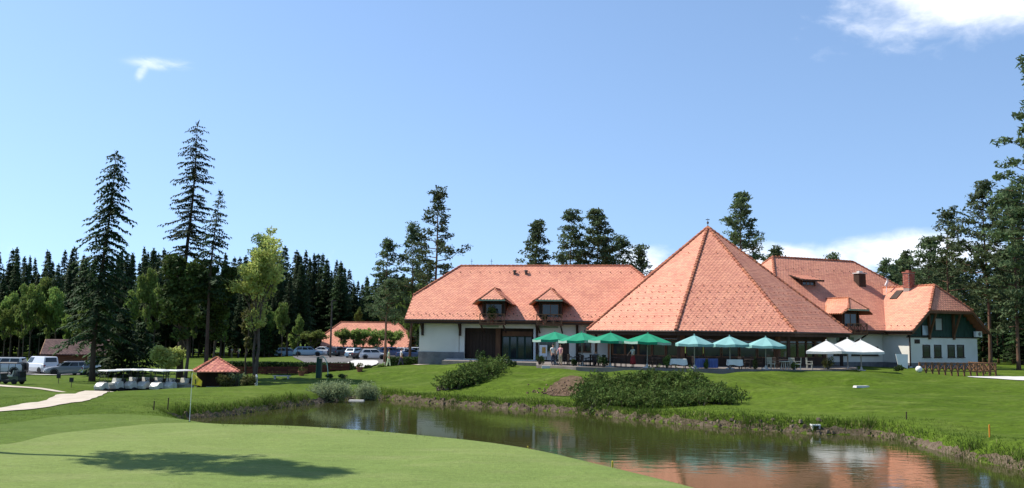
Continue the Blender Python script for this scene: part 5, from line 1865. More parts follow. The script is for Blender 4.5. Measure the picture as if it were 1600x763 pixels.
far = [(450, 150, 'hatch', P_ltb, .2, 'pale blue small car, leftmost in the far car park'), (482, 146, 'estate', P_ltb, .1, 'pale blue grey estate left of the lamp mast'), (505, 150, 'saloon', P_white, -.2, 'white saloon just left of the far lamp mast'),
       (527, 147, 'hatch', P_dark, 1.3, 'black small car right of the far lamp mast'), (541, 152, 'saloon', P_blue, .3, 'dark blue saloon below the far tiled roof'), (556, 140, 'hatch', P_ltb, 1.2, 'pale blue hatchback behind the white forecourt'),
       (571, 136, 'saloon', P_dark, .5, 'black saloon behind the middle of the white forecourt'), (584, 134, 'hatch', P_white, .15, 'white hatchback at the right of the white forecourt'), (592, 152, 'saloon', P_dark, 1.2, 'dark saloon left of the thin trunk by the far roof'), (613, 148, 'estate', P_blue, .3, 'dark blue estate right of the thin trunk'),
       (630, 150, 'hatch', P_silver, 1.4, 'silver hatchback among dark cars near the long wing'), (643, 140, 'saloon', P_blue, .1, 'dark blue saloon nearest to the long white wing'), (655, 150, 'hatch', P_white, .4, 'white hatchback half hidden by the long wing corner')]
for px, Y, k, pm, rz, lb in far:
    car(k, pm, lb, on(px, Y), rz, 'car', 'cars in the far car park')

# ------------------------------------------------------------------ golf carts
M_cream = mat('cart_cowl', (.50, .49, .44), rough=.35, spec=.5)
M_roofw = mat('cart_roof', (.80, .80, .77), rough=.4)
M_seat = mat('cart_seat', (.55, .53, .46), rough=.6)
def cart_parts(t, cowl, roofm):
    # nose at +x
    MB().box((-.05, 0, .32), (2.1, 1.02, .14)).box((.1, 0, .26), (1.3, .8, .1)).build('chassis', M_trim, t)
    c_ = MB()
    c_.add([(.55, -.5, .36), (1.18, -.42, .36), (1.22, -.40, .58), (.95, -.44, .86), (.62, -.46, .92), (.55, .5, .36), (1.18, .42, .36), (1.22, .40, .58), (.95, .44, .86), (.62, .46, .92)],
           [(0, 1, 2, 3, 4), (9, 8, 7, 6, 5), (0, 5, 6, 1), (1, 6, 7, 2), (2, 7, 8, 3), (3, 8, 9, 4), (4, 9, 5, 0)])
    cw = c_.build('cowl', cowl, t)
    for s_ in (-1, 1):
        MB().box((1.16, s_ * .28, .62), (.10, .16, .10)).build('headlight', M_lamp, t)
    rbm = MB(); rbm.add([(-1.1, -.5, .40), (-.2, -.5, .40), (-.2, -.5, .64), (-1.05, -.5, .72), (-1.1, .5, .40), (-.2, .5, .40), (-.2, .5, .64), (-1.05, .5, .72)], [(0, 1, 2, 3), (7, 6, 5, 4), (0, 4, 5, 1), (1, 5, 6, 2), (2, 6, 7, 3), (3, 7, 4, 0)])
    rbm.build('rear_body', cowl, t)
    MB().box((-.28, 0, .74), (.50, .96, .14)).build('seat', M_seat, t)
    MB().add([(-.56, -.47, .80), (-.46, -.47, .80), (-.56, -.47, 1.18), (-.66, -.47, 1.18), (-.56, .47, .80), (-.46, .47, .80), (-.56, .47, 1.18), (-.66, .47, 1.18)], [(0, 1, 2, 3), (7, 6, 5, 4), (0, 4, 5, 1), (1, 5, 6, 2), (2, 6, 7, 3), (3, 7, 4, 0)]).build('seat_back', M_seat, t)
    rf = MB()
    rf.add([(-.98, -.56, 1.74), (.78, -.56, 1.74), (.78, .56, 1.74), (-.98, .56, 1.74), (-1.0, -.58, 1.79), (.82, -.58, 1.79), (.82, .58, 1.79), (-1.0, .58, 1.79), (-.85, -.46, 1.86), (.65, -.46, 1.86), (.65, .46, 1.86), (-.85, .46, 1.86)],
           [(3, 2, 1, 0), (0, 1, 5, 4), (1, 2, 6, 5), (2, 3, 7, 6), (3, 0, 4, 7), (4, 5, 9, 8), (5, 6, 10, 9), (6, 7, 11, 10), (7, 4, 8, 11), (8, 9, 10, 11)])
    rf.build('cart_roof', roofm, t)
    for s_ in (-1, 1):
        MB().tube([(.66, s_ * .46, .86), (.62, s_ * .50, 1.74)], .022, 6).build('post', M_trim, t)
        MB().tube([(-.62, s_ * .46, .70), (-.78, s_ * .50, 1.74)], .022, 6).build('post', M_trim, t)
    MB().tube([(.58, -.2, .86), (.36, -.2, 1.02)], .02, 6).build('steering_column', M_trim, t)
    sw = MB()
    for i in range(10):
        a, b = 2 * math.pi * i / 10, 2 * math.pi * (i + 1) / 10
        f = lambda w_: (.36 + .10 * math.cos(w_), -.2 + .17 * math.sin(w_), 1.02 + .13 * math.cos(w_))
        sw.beam(f(a), f(b), .025)
    sw.build('steering_wheel', M_trim, t)
    for sx in (.82, -.72):
        for s_ in (-1, 1):
            wv = MB().lathe([(.12, -.09), (.21, -.09), (.23, -.05), (.23, .05), (.21, .09), (.12, .09)], 14)
            wv.v = [(sx + a, s_ * .47 + c_, .23 + bq) for a, bq, c_ in wv.v]
            wh = wv.build('wheel', M_rub, t)
            rv = MB().lathe([(.02, -.05), (.12, -.06), (.12, .06), (.02, .05)], 10)
            rv.v = [(sx + a, s_ * .49 + c_, .23 + bq) for a, bq, c_ in rv.v]
            rv.build('rim', M_rim, wh)
    MB().box((-1.02, 0, .86), (.26, .82, .50), top=(.9, .9)).build('bag_well', M_trim, t)
cart0 = thing('golf_cart', 'leftmost golf cart of the row, nearest to the sandy path', 'golf cart', on(172, 74.3), R(-118), 'golf carts parked in a row')
cart_parts(cart0, M_cream, M_roofw)
ords = ['second golf cart from the left in the parked row', 'third golf cart from the left in the parked row', 'fourth golf cart from the left in the parked row', 'fifth golf cart from the left in the parked row', 'rightmost golf cart of the row, by the dark tree base']
for i, (px, Y) in enumerate(((197, 75.3), (217, 75.6), (237, 75.8), (257, 75.4), (279, 75.6))):
    dup(cart0, on(px, Y), R(-118 + rnd.uniform(-6, 6)), ords[i], 'golf carts parked in a row')
dk = thing('golf_cart', 'dark green golf cart standing alone on the grass at the left border', 'golf cart', on(16, 79), R(170), 'golf carts parked in a row')
cart_parts(dk, paint('dark_green_paint', (.02, .04, .03)), M_trim)
del dk['group']

# ------------------------------------------------------------------ log cabin
M_log = mat('log_wood', (.20, .085, .035), (.13, .055, .025), scale=2, rough=.8, stretch=(.4, 2, 2))
M_shin = mat('brown_shingle', (.115, .062, .055), (.085, .048, .044), scale=2, rough=.85, isl=.25)
q = on(66, 118)
aC = R(16)
KF = Frame(q.x, q.y, q.z, aC)
cab_ = thing('log_cabin', 'small log cabin with brown shingle roof behind the parked cars', 'cabin', q, aC)
kL, kW, kE, kR = 7.4, 4.6, 2.05, 3.55
for i in range(9):
    z = .08 + i * .22
    MB().tube([(.5, 0, z), (kL - .6, 0, z)], .12, 8).build('log', M_log, cab_)
    MB().tube([(.52, .1, z + .02), (.52, kW - .1, z + .02)], .115, 8).build('log', M_log, cab_)
w = MB(); w.bb(.6, kL - .6, .06, kW, 0, kE - .05); w.build('wall', M_log, cab_)
gb = MB()
for i in range(12):
    v = kW * (i + .5) / 12
    gb.bb(.46, .58, v - kW / 24 + .01, v + kW / 24 - .01, kE - .1, kE + (kR - kE) * (1 - abs(v - kW / 2) / (kW / 2)) - .15)
gb.build('gable_boards', M_brown, cab_)
rp = [[(-.2, -.6, kE - .35), (kL, -.6, kE - .35), (kL, kW / 2, kR), (-.2, kW / 2, kR)], [(kL, kW + .6, kE - .35), (-.2, kW + .6, kE - .35), (-.2, kW / 2, kR), (kL, kW / 2, kR)]]
rm = MB()
for q_ in rp: rm.slab(q_, .12)
cr_ = rm.build('roof', M_shin, cab_)
tm = MB(); tiles_on(tm, rp[0], .34, .26); tm.build('shingles', M_shin, cr_, kind='stuff')
bg_ = MB()
for s_ in (-1, 1):
    bg_.beam((-.23, kW / 2, kR - .08), (-.23, kW / 2 + s_ * (kW / 2 + .6), kE - .43), .06, .2)
bg_.build('barge_board', mat('pale_timber', (.42, .24, .13), (.34, .19, .1), scale=3, rough=.7), cab_)
M_yel = mat('yellow_timber', (.45, .36, .14), (.38, .30, .12), scale=3, rough=.7)
for x in (5.3, 6.1):
    window(cab_, x, x + .55, .75, 1.5, -.1, 'window', M_yel, None, 1, 2, .1, .06, False)

# ------------------------------------------------------------------ gazebo
q = on(337, 77.0)
gzb = thing('gazebo', 'open gazebo with a red pyramid roof by the tree trunks', 'gazebo', q, R(20))
ge_, gr_ = 1.45, 2.55
hwid_ = 1.75
cs4 = [(-hwid_, -hwid_), (hwid_, -hwid_), (hwid_, hwid_), (-hwid_, hwid_)]
pol = [[(*cs4[i], ge_), (*cs4[(i + 1) % 4], ge_), (0, 0, gr_)] for i in range(4)]
rm = MB()
for q_ in pol: rm.slab(q_, .09)
M_gt = mat('red_shingle', (.62, .23, .165), (.55, .19, .135), scale=1.5, rough=.75, isl=.2)
gr2 = rm.build('roof', M_gt, gzb)
tm = MB()
for q_ in pol: tiles_on(tm, q_, .30, .22)
tm.build('shingles', M_gt, gr2, kind='stuff')
cm_ = MB()
for c_ in cs4: caps_on(cm_, (*c_, ge_), (0, 0, gr_), .09, .3)
cm_.build('ridge_tiles', M_cap, gr2, kind='stuff')
for c_ in cs4:
    MB().bb(c_[0] * .8 - .08, c_[0] * .8 + .08, c_[1] * .8 - .08, c_[1] * .8 + .08, -.6, ge_ - .02).build('post', M_dark, gzb)
w = MB(); w.bb(-1.32, 1.32, 1.32, 1.46, -.5, ge_ - .1); w.bb(-1.46, -1.33, -1.3, 1.3, -.5, .2); w.build('back_wall', M_dark, gzb)
tb = MB(); tb.box((0, .2, .12), (1.5, .7, .06)).box((-.5, .2, -.25), (.1, .5, .68)).box((.5, .2, -.25), (.1, .5, .68)); tb.build('counter', M_palegreen, gzb)
M_gold = M_olive
bush('garden_shrub', on(354, 75.5), .95, .7, 1.15, M_olive, 'olive shrub right against the gazebo', seed=31, n=1500, size=.17)
bush('garden_shrub', on(369, 76), .85, .7, 1.25, M_wil, 'grey green shrub in the middle of the shrub row right of the gazebo', seed=32, n=1500, size=.17)
bush('garden_shrub', on(385, 75.5), .75, .7, 1.15, M_olive, 'russet olive shrub at the right end of the shrub row', seed=33, n=1300, size=.17)
# white boundary stone by the trunks
bs_ = thing('stone_post', 'small white and purple post at the foot of the two thin trunks', 'post', on(400, 76.5), 0)
MB().lathe([(.13, -.2), (.13, .45), (.09, .5), (.09, .75), (.14, .8), (.05, .98)], 10).build('shaft', M_white, bs_)

# ------------------------------------------------------------------ hedge and red board fence
fa, fb_ = on(352, 92), on(546, 92)
aF = math.atan2(fb_.y - fa.y, fb_.x - fa.x)
ln = (fb_ - fa).length
fen = thing('board_fence', 'long low fence of red brown boards in front of the clipped hedge', 'fence', fa, aF)
M_fen = mat('red_brown_board', (.155, .038, .026), (.10, .028, .02), scale=2, rough=.8, stretch=(.3, 1, 1), objvar=.25)
nb = int(ln / 2.0)
bmesh_ = MB().box((0, 0, 0), (ln / nb - .05, .04, .20)).mesh('board', M_fen)
for i in range(nb):
    x = ln * (i + .5) / nb
    zg = gz(*(fa + Vector((math.cos(aF), math.sin(aF), 0)) * x).xy) - fa.z
    for k in range(3):
        o = link('board', bmesh_, fen); o.location = (x, -.02, zg + .18 + k * .235)
pmesh_ = MB().box((0, 0, .3), (.12, .10, 1.15)).mesh('post', M_dark)
for i in range(nb + 1):
    x = ln * i / nb
    zg = gz(*(fa + Vector((math.cos(aF), math.sin(aF), 0)) * x).xy) - fa.z
    o = link('post', pmesh_, fen); o.location = (x, .06, zg)
hd = thing('clipped_hedge', 'long dark clipped hedge above the red brown fence', 'hedge', fa, aF)
rs_ = np.random.RandomState(41)
n = 9000
hx = rs_.uniform(-.3, ln + .3, n); hy = rs_.uniform(.2, 1.1, n); hz = rs_.uniform(0, 1, n) ** .6 * 1.2
link('foliage', tri_mesh('foliage', leaf_tris(rs_, np.stack([hx, hy, hz], 1), .18, .6), M_hedge), hd)
sm_ = MB()
for i in range(int(ln / .8)):
    sm_.tube([(i * .8 + .3, .6, -.4), (i * .8 + .35, .62, .95)], .035, 5)
sm_.build('stem', M_bark_d, hd, kind='stuff')
# taller dark hedge right of the forecourt
h0_ = on(612, 99)
hd2 = thing('clipped_hedge', 'dark hedge block between the white forecourt and the long wing', 'hedge', h0_, 0)
n = 4500
link('foliage', tri_mesh('foliage', leaf_tris(rs_, np.stack([rs_.uniform(-.6, 3.4, n), rs_.uniform(-.6, .6, n), rs_.uniform(0, 1.25, n)], 1), .19, .6), M_hedge), hd2)
sm_ = MB()
for i in range(5): sm_.tube([(i * .8, 0, -.3), (i * .8, 0, .9)], .035, 5)
sm_.build('stem', M_bark_d, hd2, kind='stuff')
for px, Y, w_, h_, lb in ((556, 98, .7, .5, 'low dark cushion shrub below the left edge of the forecourt'), (575, 96, .5, .45, 'low dark cushion shrub below the right of the forecourt'), (517, 84.5, .6, .42, 'low dark shrub on the lawn right of the green arch'), (536, 84.5, .7, .45, 'second low dark shrub right of the green arch'), (597, 99, .8, .7, 'light bush at the foot of the thin trunk')):
    bush('low_shrub', on(px, Y), w_, w_ * .7, h_, M_hedge if 'dark' in lb else M_leaf, lb, seed=int(px), n=500, size=.14, lumps=6)
# red planter barrels on the lawn
M_terra = mat('terracotta', (.34, .13, .085), (.25, .09, .06), scale=4, rough=.85)
for px, Y, lb in ((471, 88, 'terracotta pot with reddish plant on the lawn before the red fence'), (562, 88, 'terracotta pot on the lawn left of the walkers')):
    t = thing('plant_pot', lb, 'plant pot', on(px, Y))
    MB().lathe([(.22, 0), (.32, .36), (.36, .38), (.36, .44), (.28, .44), (.26, .36)], 12, caps=False).build('pot', M_terra, t)
    rs_ = np.random.RandomState(int(px))
    link('plant', tri_mesh('plant', leaf_tris(rs_, cloud_pts(rs_, 160, (0, 0, .58), (.34, .34, .26)), .14), M_olive), t)
# green arched net frame
ar = thing('green_arch', 'dark green netted arch frame standing on the lawn by the pond', 'frame', on(501, 84.5), 0)
M_green2 = mat('dark_green_paint_frame', (.02, .10, .055), rough=.5)
pts = [(.1 + .55 * math.sin(t * .5 * math.pi) , 0, .02 + 1.95 * math.cos(t * .5 * math.pi) ** .9) for t in np.linspace(0, 1, 12)]
MB().tube(pts, .045, 8).build('arch_rail', mat('pale_green_paint', (.42, .58, .45), rough=.5), ar)
for y in (-.35, .35):
    MB().tube([(-.35, y, 0), (-.30, y, 1.9)], .04, 8).build('post', M_green2, ar)
nm = MB()
for i in range(9):
    nm.beam((-.36, -.35 + .7 * i / 8, .05), (-.30, -.35 + .7 * i / 8, 1.85), .05, .02)
    nm.beam((-.35, -.36, .15 + .2 * i), (-.35, .36, .16 + .2 * i), .05, .02)
nm.beam((-.3, 0, 1.88), (.12, 0, 1.95), .5, .06)
nm.build('net', M_green2, ar)
MB().bb(-.33, .05, -.3, .3, .02, 1.8).build('panel', M_greenw, ar)

# ------------------------------------------------------------------ far tiled house with round trees and lamp mast
q = P(508, 545, 160); q = Vector((q.x, q.y, gz(q.x, q.y)))
HF = Frame(q.x, q.y, q.z, 0)
far_h = thing('far_house', 'distant low house under a long hipped pink orange roof', 'house', q, 0)
_, e1 = HF.hit(500, 541, 0)
_, z1 = HF.hit(570, 504, 5.5)
u0, u1 = HF.hit(500, 541, 0)[0], HF.hit(638, 541, 0)[0]
polys, caps = halfhip(u0, u1, 0, 5.5, e1, z1, HF.hit(533, 504, 5.5)[0] - u0, u1 - HF.hit(622, 504, 5.5)[0], .45)
roof(far_h, polys, caps, tw=.55)
w = MB(); w.bb(u0 + .8, u1 - .8, 1, 10, -.5, e1 - .2); w.build('wall', M_plaster, far_h)
for k in range(6):
    a = u0 + 1.6 + k * (u1 - u0 - 3) / 6
    if e1 > 1.4:
        window(far_h, a, a + 1.0, .4, e1 - .4, 1.0, 'window', M_dark)
rt_m = [broad_meshes(4, 1.3, 400 + i, h0=.3, leafmat=M_leaf, nl=2200, size=.26, clr=1.15) for i in range(2)]
G_RT = 'round crowned small trees before the far house'
for i, (px, top, w_, lb) in enumerate(((535, 512, 1.0, 'round small tree before the left part of the far roof'), (553, 513, .7, 'slim small tree second from the left before the far roof'), (567, 512, 1.2, 'round small tree before the middle of the far roof'), (588, 514, 1.15, 'round small tree left of the thin trunk before the far roof'), (612, 514, 1.25, 'wide small tree right of the thin trunk before the far roof'),
                             (460, 515, 1.0, 'light small tree left of the bushes by the lamp mast'), (487, 515, 1.6, 'wide light bushy tree left of the lamp mast'), (440, 535, .7, 'thin sapling on the lawn beyond the red fence'))):
    p = on(px, 154); s = height_to(top, p) / 4
    tree('small_tree', rt_m[i % 2], p, lb, 'tree', G_RT, i * 1.1, (s * w_, s * w_, s))
p = on(516, 140); h = height_to(470, p)
lm = thing('lamp_mast', 'slender grey lamp mast before the far house', 'street lamp', p)
MB().tube([(0, 0, 0), (0, 0, h)], [.16, .09], 8).build('mast', M_metal, lm)
MB().box((.25, 0, h + .03), (.7, .2, .1)).build('lamp_head', M_metal, lm)
p = on(603, 105); h = height_to(440, p)
tree('pine_tree', pine_meshes(h, 361, .62, 2.2, 22, .7, 24, 'round', 0, .4), p, 'thin dark pine trunk rising before the far house roof')
# ------------------------------------------------------------------ parasols
M_pole = mat('parasol_pole', (.42, .38, .33), rough=.5)
def cloth(name, c_):
    return mat(name, c_, tuple(x * .9 for x in c_), scale=2.5, rough=.85, trans=.30, spec=.15)
C_green, C_teal, C_white = cloth('green_canvas', (.035, .34, .19)), cloth('pale_teal_canvas', (.30, .56, .54)), cloth('white_canvas', (.80, .79, .75))
C_band = cloth('pale_band_canvas', (.50, .66, .56))
def parasol_parts(t, m, mval, rad, hz, rise, ns=8, pole_r=.035, band=None, yaw=0.0):
    MB().tube([(0, 0, .0), (0, 0, hz + rise + .05)], pole_r, 8).build('pole', M_pole, t)
    MB().lathe([(.36, 0), (.36, .06), (.12, .10), (.06, .30), (.05, .32)], 12).build('base', M_conc, t)
    c_ = MB(); n = ns
    rings = [(0.05, hz + rise), (rad * .35, hz + rise * .68), (rad * .7, hz + rise * .32), (rad, hz)]
    for r_, z in rings:
        for k in range(n * 2):
            a = yaw + math.pi * k / n
            rr_ = r_ * (math.cos(math.pi / n) if k % 2 else 1) * (1 if k % 2 == 0 else .985)
            c_.v.append((rr_ * math.cos(a), rr_ * math.sin(a), z - (.06 * r_ / rad if k % 2 else 0)))
    m2 = n * 2
    for i in range(3):
        for k in range(m2):
            c_.f.append((i * m2 + k, i * m2 + (k + 1) % m2, (i + 1) * m2 + (k + 1) % m2, (i + 1) * m2 + k)); c_.m.append(0)
    c_.f.append(tuple(range(m2))); c_.m.append(0)
    cn = c_.build('canopy', m, t)
    sd = cn.modifiers.new('cloth', 'SOLIDIFY'); sd.thickness = .012
    v_ = MB()
    for k in range(m2):
        for zz in (0, -.20):
            x, y, z = c_.v[3 * m2 + k]
            v_.v.append((x * 1.002, y * 1.002, z + zz * (.85 if k % 2 else 1)))
    for k in range(m2):
        v_.f.append((2 * k, 2 * ((k + 1) % m2), 2 * ((k + 1) % m2) + 1, 2 * k + 1)); v_.m.append(1 if band and (k // 2) % 2 == 0 else 0)
    vo = v_.build('valance', [mval, band or mval], t)
    sd = vo.modifiers.new('cloth', 'SOLIDIFY'); sd.thickness = .01
    rb = MB()
    for k in range(n):
        a = yaw + 2 * math.pi * k / n
        rb.beam((.04 * math.cos(a), .04 * math.sin(a), hz + rise - .08), (rad * .97 * math.cos(a), rad * .97 * math.sin(a), hz - .03), .025, .025)
        rb.beam((.04 * math.cos(a), .04 * math.sin(a), hz - .25), (rad * .5 * math.cos(a), rad * .5 * math.sin(a), hz + rise * .42), .02, .02)
    rb.build('ribs', M_metal, t)
    MB().ball((0, 0, hz + rise + .07), .06, 8).build('finial', m, t)
def on_ter(px, Y):
    x = (px - 800) / F * Y
    for _ in range(3):
        x += (px - proj((x, Y, tz))[0]) * Y / F
    return Vector((x, Y, tz))
G_PG, G_PT, G_PW = 'green parasols on the terrace', 'pale teal parasols on the terrace', 'white parasols on the lawn'
def par_pos(px, Y, top, rise):
    p = on_ter(px, Y)
    return p, P(px, top, Y).z - p.z - rise
defs = [(868, 80.5, 519, 1.95, .62, 'leftmost green parasol, before the white wing wall'), (910, 77.5, 520, 1.95, .62, 'second green parasol from the left'), (953, 75.8, 520.5, 1.9, .62, 'third green parasol from the left'), (1011, 74.4, 521.5, 1.98, .64, 'rightmost green parasol, over the person in red')]
for px, Y, top, rad, rise, lb in defs:
    p, hz = par_pos(px, Y, top, rise)
    t = thing('parasol', lb, 'parasol', p, 0, G_PG)
    t.rotation_euler = (R(rnd.uniform(-1.6, 1.6)), R(rnd.uniform(-1.6, 1.6)), R(rnd.uniform(-9, 9)))
    parasol_parts(t, C_green, C_green, rad, hz, rise, 8, band=C_band, yaw=R(10))
defs = [(1085, 74.0, 524.5, 1.58, .64, 'leftmost pale teal parasol, next to the green ones'), (1141, 74.1, 526, 1.54, .62, 'middle pale teal parasol'), (1196.5, 74.3, 527.5, 1.58, .64, 'rightmost pale teal parasol')]
for px, Y, top, rad, rise, lb in defs:
    p, hz = par_pos(px, Y, top, rise)
    t = thing('parasol', lb, 'parasol', p, 0, G_PT)
    t.rotation_euler = (R(rnd.uniform(-1.6, 1.6)), R(rnd.uniform(-1.6, 1.6)), R(rnd.uniform(-9, 9)))
    parasol_parts(t, C_teal, C_teal, rad, hz, rise, 6, yaw=R(30))
defs = [(1293, 76.5, 533, 1.95, .82, 4, 'leftmost white parasol of the overlapping three'), (1325, 79.0, 530, 2.0, .80, 4, 'rear middle white parasol of the overlapping three'), (1346, 77.5, 532, 2.35, .92, 4, 'rightmost white parasol of the overlapping three')]
for px, Y, top, rad, rise, ns, lb in defs:
    p = on(px, Y)
    hz = P(px, top, Y).z - p.z - rise
    t = thing('parasol', lb, 'parasol', p, 0, G_PW)
    t.rotation_euler = (R(rnd.uniform(-1.6, 1.6)), R(rnd.uniform(-1.6, 1.6)), R(rnd.uniform(-9, 9)))
    parasol_parts(t, C_white, C_white, rad, hz, rise, ns, pole_r=.05, yaw=R(20))

# ------------------------------------------------------------------ terrace furniture
M_wick = mat('dark_wicker', (.045, .032, .025), (.03, .022, .018), scale=12, rough=.7)
M_cloth = mat('white_tablecloth', (.80, .79, .77), (.72, .71, .69), scale=3, rough=.8)
M_cream2 = mat('cream_plastic', (.62, .58, .47), rough=.5)
def table_round(lb, p, m=M_wick, group=None):
    t = thing('cafe_table', lb, 'table', p, 0, group)
    MB().lathe([(.42, .70), (.44, .72), (.44, .74), (.42, .75)], 16).build('tabletop', m, t)
    MB().tube([(0, 0, .02), (0, 0, .70)], .04, 8).lathe([(.28, 0), (.26, .03), (.05, .06)], 10).build('pedestal', M_metal, t)
    return t
def table_cloth(lb, p, w_, d_, rz=0):
    t = thing('dining_table', lb, 'table', p, rz)
    MB().box((0, 0, .72), (w_ - .04, d_ - .04, .04)).build('tabletop', M_brown, t)
    for sx in (-1, 1):
        for sy in (-1, 1):
            MB().bb(sx * (w_ / 2 - .1) - .03, sx * (w_ / 2 - .1) + .03, sy * (d_ / 2 - .1) - .03, sy * (d_ / 2 - .1) + .03, 0, .70).build('leg', M_brown, t)
    c_ = MB()
    n = 40; ring = []
    for k in range(n):
        a = 2 * math.pi * k / n
        x = max(-1, min(1, 1.35 * math.cos(a))) * w_ / 2; y = max(-1, min(1, 1.35 * math.sin(a))) * d_ / 2
        ring.append((x, y, a))
    for f_, z, wv in ((.0, .752, 0), (1.0, .752, 0), (1.02, .72, 0), (1.05, .48, .03), (1.07, .30, .05)):
        for x, y, a in ring:
            g_ = 1 + wv * math.sin(a * 9)
            c_.v.append((x * f_ * g_, y * f_ * g_, z - (.05 * math.sin(a * 4) if z < .4 else 0)))
    for i in range(4):
        for k in range(n):
            c_.f.append((i * n + k, i * n + (k + 1) % n, (i + 1) * n + (k + 1) % n, (i + 1) * n + k)); c_.m.append(0)
    co = c_.build('tablecloth', M_cloth)
    co.location = p; co.rotation_euler = (0, 0, rz)
    return t, co
def chair_parts(t, m):
    MB().box((0, 0, .44), (.46, .46, .05)).build('seat', m, t)
    b = MB()
    for i in range(5):
        b.box((-.2 + .1 * i, .23, .68), (.05, .03, .44))
    b.box((0, .235, .90), (.48, .04, .07)); b.build('backrest', m, t)
    for sx in (-1, 1):
        for sy in (-1, 1):
            MB().beam((sx * .20, sy * .20, 0), (sx * .19, sy * .19, .415), .04).build('leg', m, t)
        MB().box((sx * .23, .02, .65), (.04, .44, .03)).box((sx * .23, -.18, .55), (.03, .03, .18)).build('armrest', m, t)
for lb, px, Y, w_, d_ in (('white clothed table left of the blue cloths, beside the leftmost teal parasol', 1059, 73.9, 1.3, .85), ('white clothed table under the middle teal parasol', 1148, 74.0, 1.1, .8)):
    t, co = table_cloth(lb, on_ter(px, Y), w_, d_)
    tag(co, 'white cloth hanging over the table ' + ('left of the blue cloths' if px < 1100 else 'under the middle teal parasol'), 'tablecloth')
ch0 = None
G_CH = 'dark wicker chairs at the cafe tables'
def put_chair(p, rz, lb, group, m):
    t = thing('chair', lb, 'chair', p, rz, group)
    chair_parts(t, m)
    return t
tabs = [(886, 79.6, 'behind the two standing guests'), (905, 78.2, 'left of the seated guest'), (927, 76.6, 'at the seated guest'), (960, 76.4, 'left of the person in red'), (1026, 76.0, 'right of the rightmost green parasol'), (1100, 76.4, 'in the shade behind the blue cloths'), (1172, 76.2, 'right of the second white table'), (1226, 76.6, 'right of the rightmost teal parasol')]
ch_first = None
for k, (px, Y, w_) in enumerate(tabs):
    p = on_ter(px, Y)
    table_round('dark round cafe table ' + w_, p, M_wick, 'dark round cafe tables')
    for j, (a, side) in enumerate(((R(200), 'left'), (R(340), 'right'), (R(90), 'far'))):
        q = p + Vector((math.cos(a) * .75, math.sin(a) * .75, 0))
        lb = 'dark chair, %s side of the cafe table %s' % (side, w_)
        if ch_first is None:
            ch_first = put_chair(q, a - math.pi / 2, lb, G_CH, M_wick)
        else:
            dup(ch_first, q, a - math.pi / 2, lb, G_CH)
wch = None
G_WC = 'cream plastic chairs right of the teal parasols'
for px, Y, a, lb in ((1205, 74.4, 20, 'leftmost cream plastic chair of the group right of the teal parasols'), (1238, 74.6, 150, 'cream plastic chair second from the left of its group'), (1247, 74.2, 250, 'cream plastic chair by the potted shrub'), (1265, 75.2, 60, 'rightmost cream plastic chair, tilted to the white parasols')):
    if wch is None:
        wch = put_chair(on_ter(px, Y), R(a), lb, G_WC, M_cream2)
    else:
        dup(wch, on_ter(px, Y), R(a), lb, G_WC)
t = thing('garden_table', 'low cream garden table among the cream chairs', 'table', on_ter(1226, 74.5))
MB().lathe([(.42, .60), (.44, .64), (.42, .66)], 16).build('tabletop', M_cream2, t)
for k in range(4):
    MB().beam((.3 * math.cos(k * 1.57), .3 * math.sin(k * 1.57), 0), (.2 * math.cos(k * 1.57), .2 * math.sin(k * 1.57), .6), .05).build('leg', M_cream2, t)
# blue cloth screens
M_bluec = mat('blue_cloth', (.13, .17, .42), (.09, .12, .32), scale=2, rough=.85)
for px, w_, lb in ((1094, .85, 'blue cloth windbreak left of the thin shrub'), (1114, .8, 'blue cloth windbreak right of the thin shrub')):
    t = thing('windbreak', lb, 'windbreak', on_ter(px, 74.0))
    c_ = MB(); n = 12
    for i in range(n + 1):
        for z in (.08, .80):
            c_.v.append((-w_ / 2 + w_ * i / n, .03 * math.sin(i * 1.9), z))
    for i in range(n):
        c_.f.append((2 * i, 2 * i + 2, 2 * i + 3, 2 * i + 1)); c_.m.append(0)
    o = c_.build('cloth', M_bluec, t); sd = o.modifiers.new('cloth', 'SOLIDIFY'); sd.thickness = .01
    for s_ in (-1, 1):
        MB().tube([(s_ * w_ / 2, 0, 0), (s_ * w_ / 2, 0, .86)], .02, 6).build('post', M_brown, t)
# potted and planted shrubs along the terrace edge
for k, (px, Y, r_, h_, m, lb) in enumerate(((800, 84.0, .55, .75, M_hedge, 'clipped round shrub before the glazed doors'), (843, 79.2, .50, .85, M_hedge, 'clipped round shrub under the leftmost green parasol'), (943, 74.7, .52, 1.0, M_hedge, 'round shrub between the second and third green parasols'),
                                (1042, 73.7, .42, 1.15, M_leaf, 'light pointed shrub left of the first white clothed table'), (1104, 73.7, .20, .75, M_leaf, 'thin pointed shrub between the blue cloths'), (1180, 73.8, .22, .95, M_olive, 'thin dry conifer left of the rightmost teal parasol pole'),
                                (1241, 74.2, .40, .60, M_leaf, 'low light shrub among the cream chairs'), (1294, 75.4, .55, 1.15, M_olive, 'yellowish planter shrub under the leftmost white parasol'), (1403, 80.5, .5, .55, M_hedge, 'dark low plant beside the white board'), (896, 76.5, .3, .6, M_hedge, 'small dark shrub before the seated guest'))):
    p = on_ter(px, Y) if 840 < px < 1330 else on(px, Y)
    if px == 800: p = on(px, 83.8)
    bush('terrace_shrub', p, r_, r_, h_, m, lb, seed=500 + k, n=650, size=.13, lumps=7)
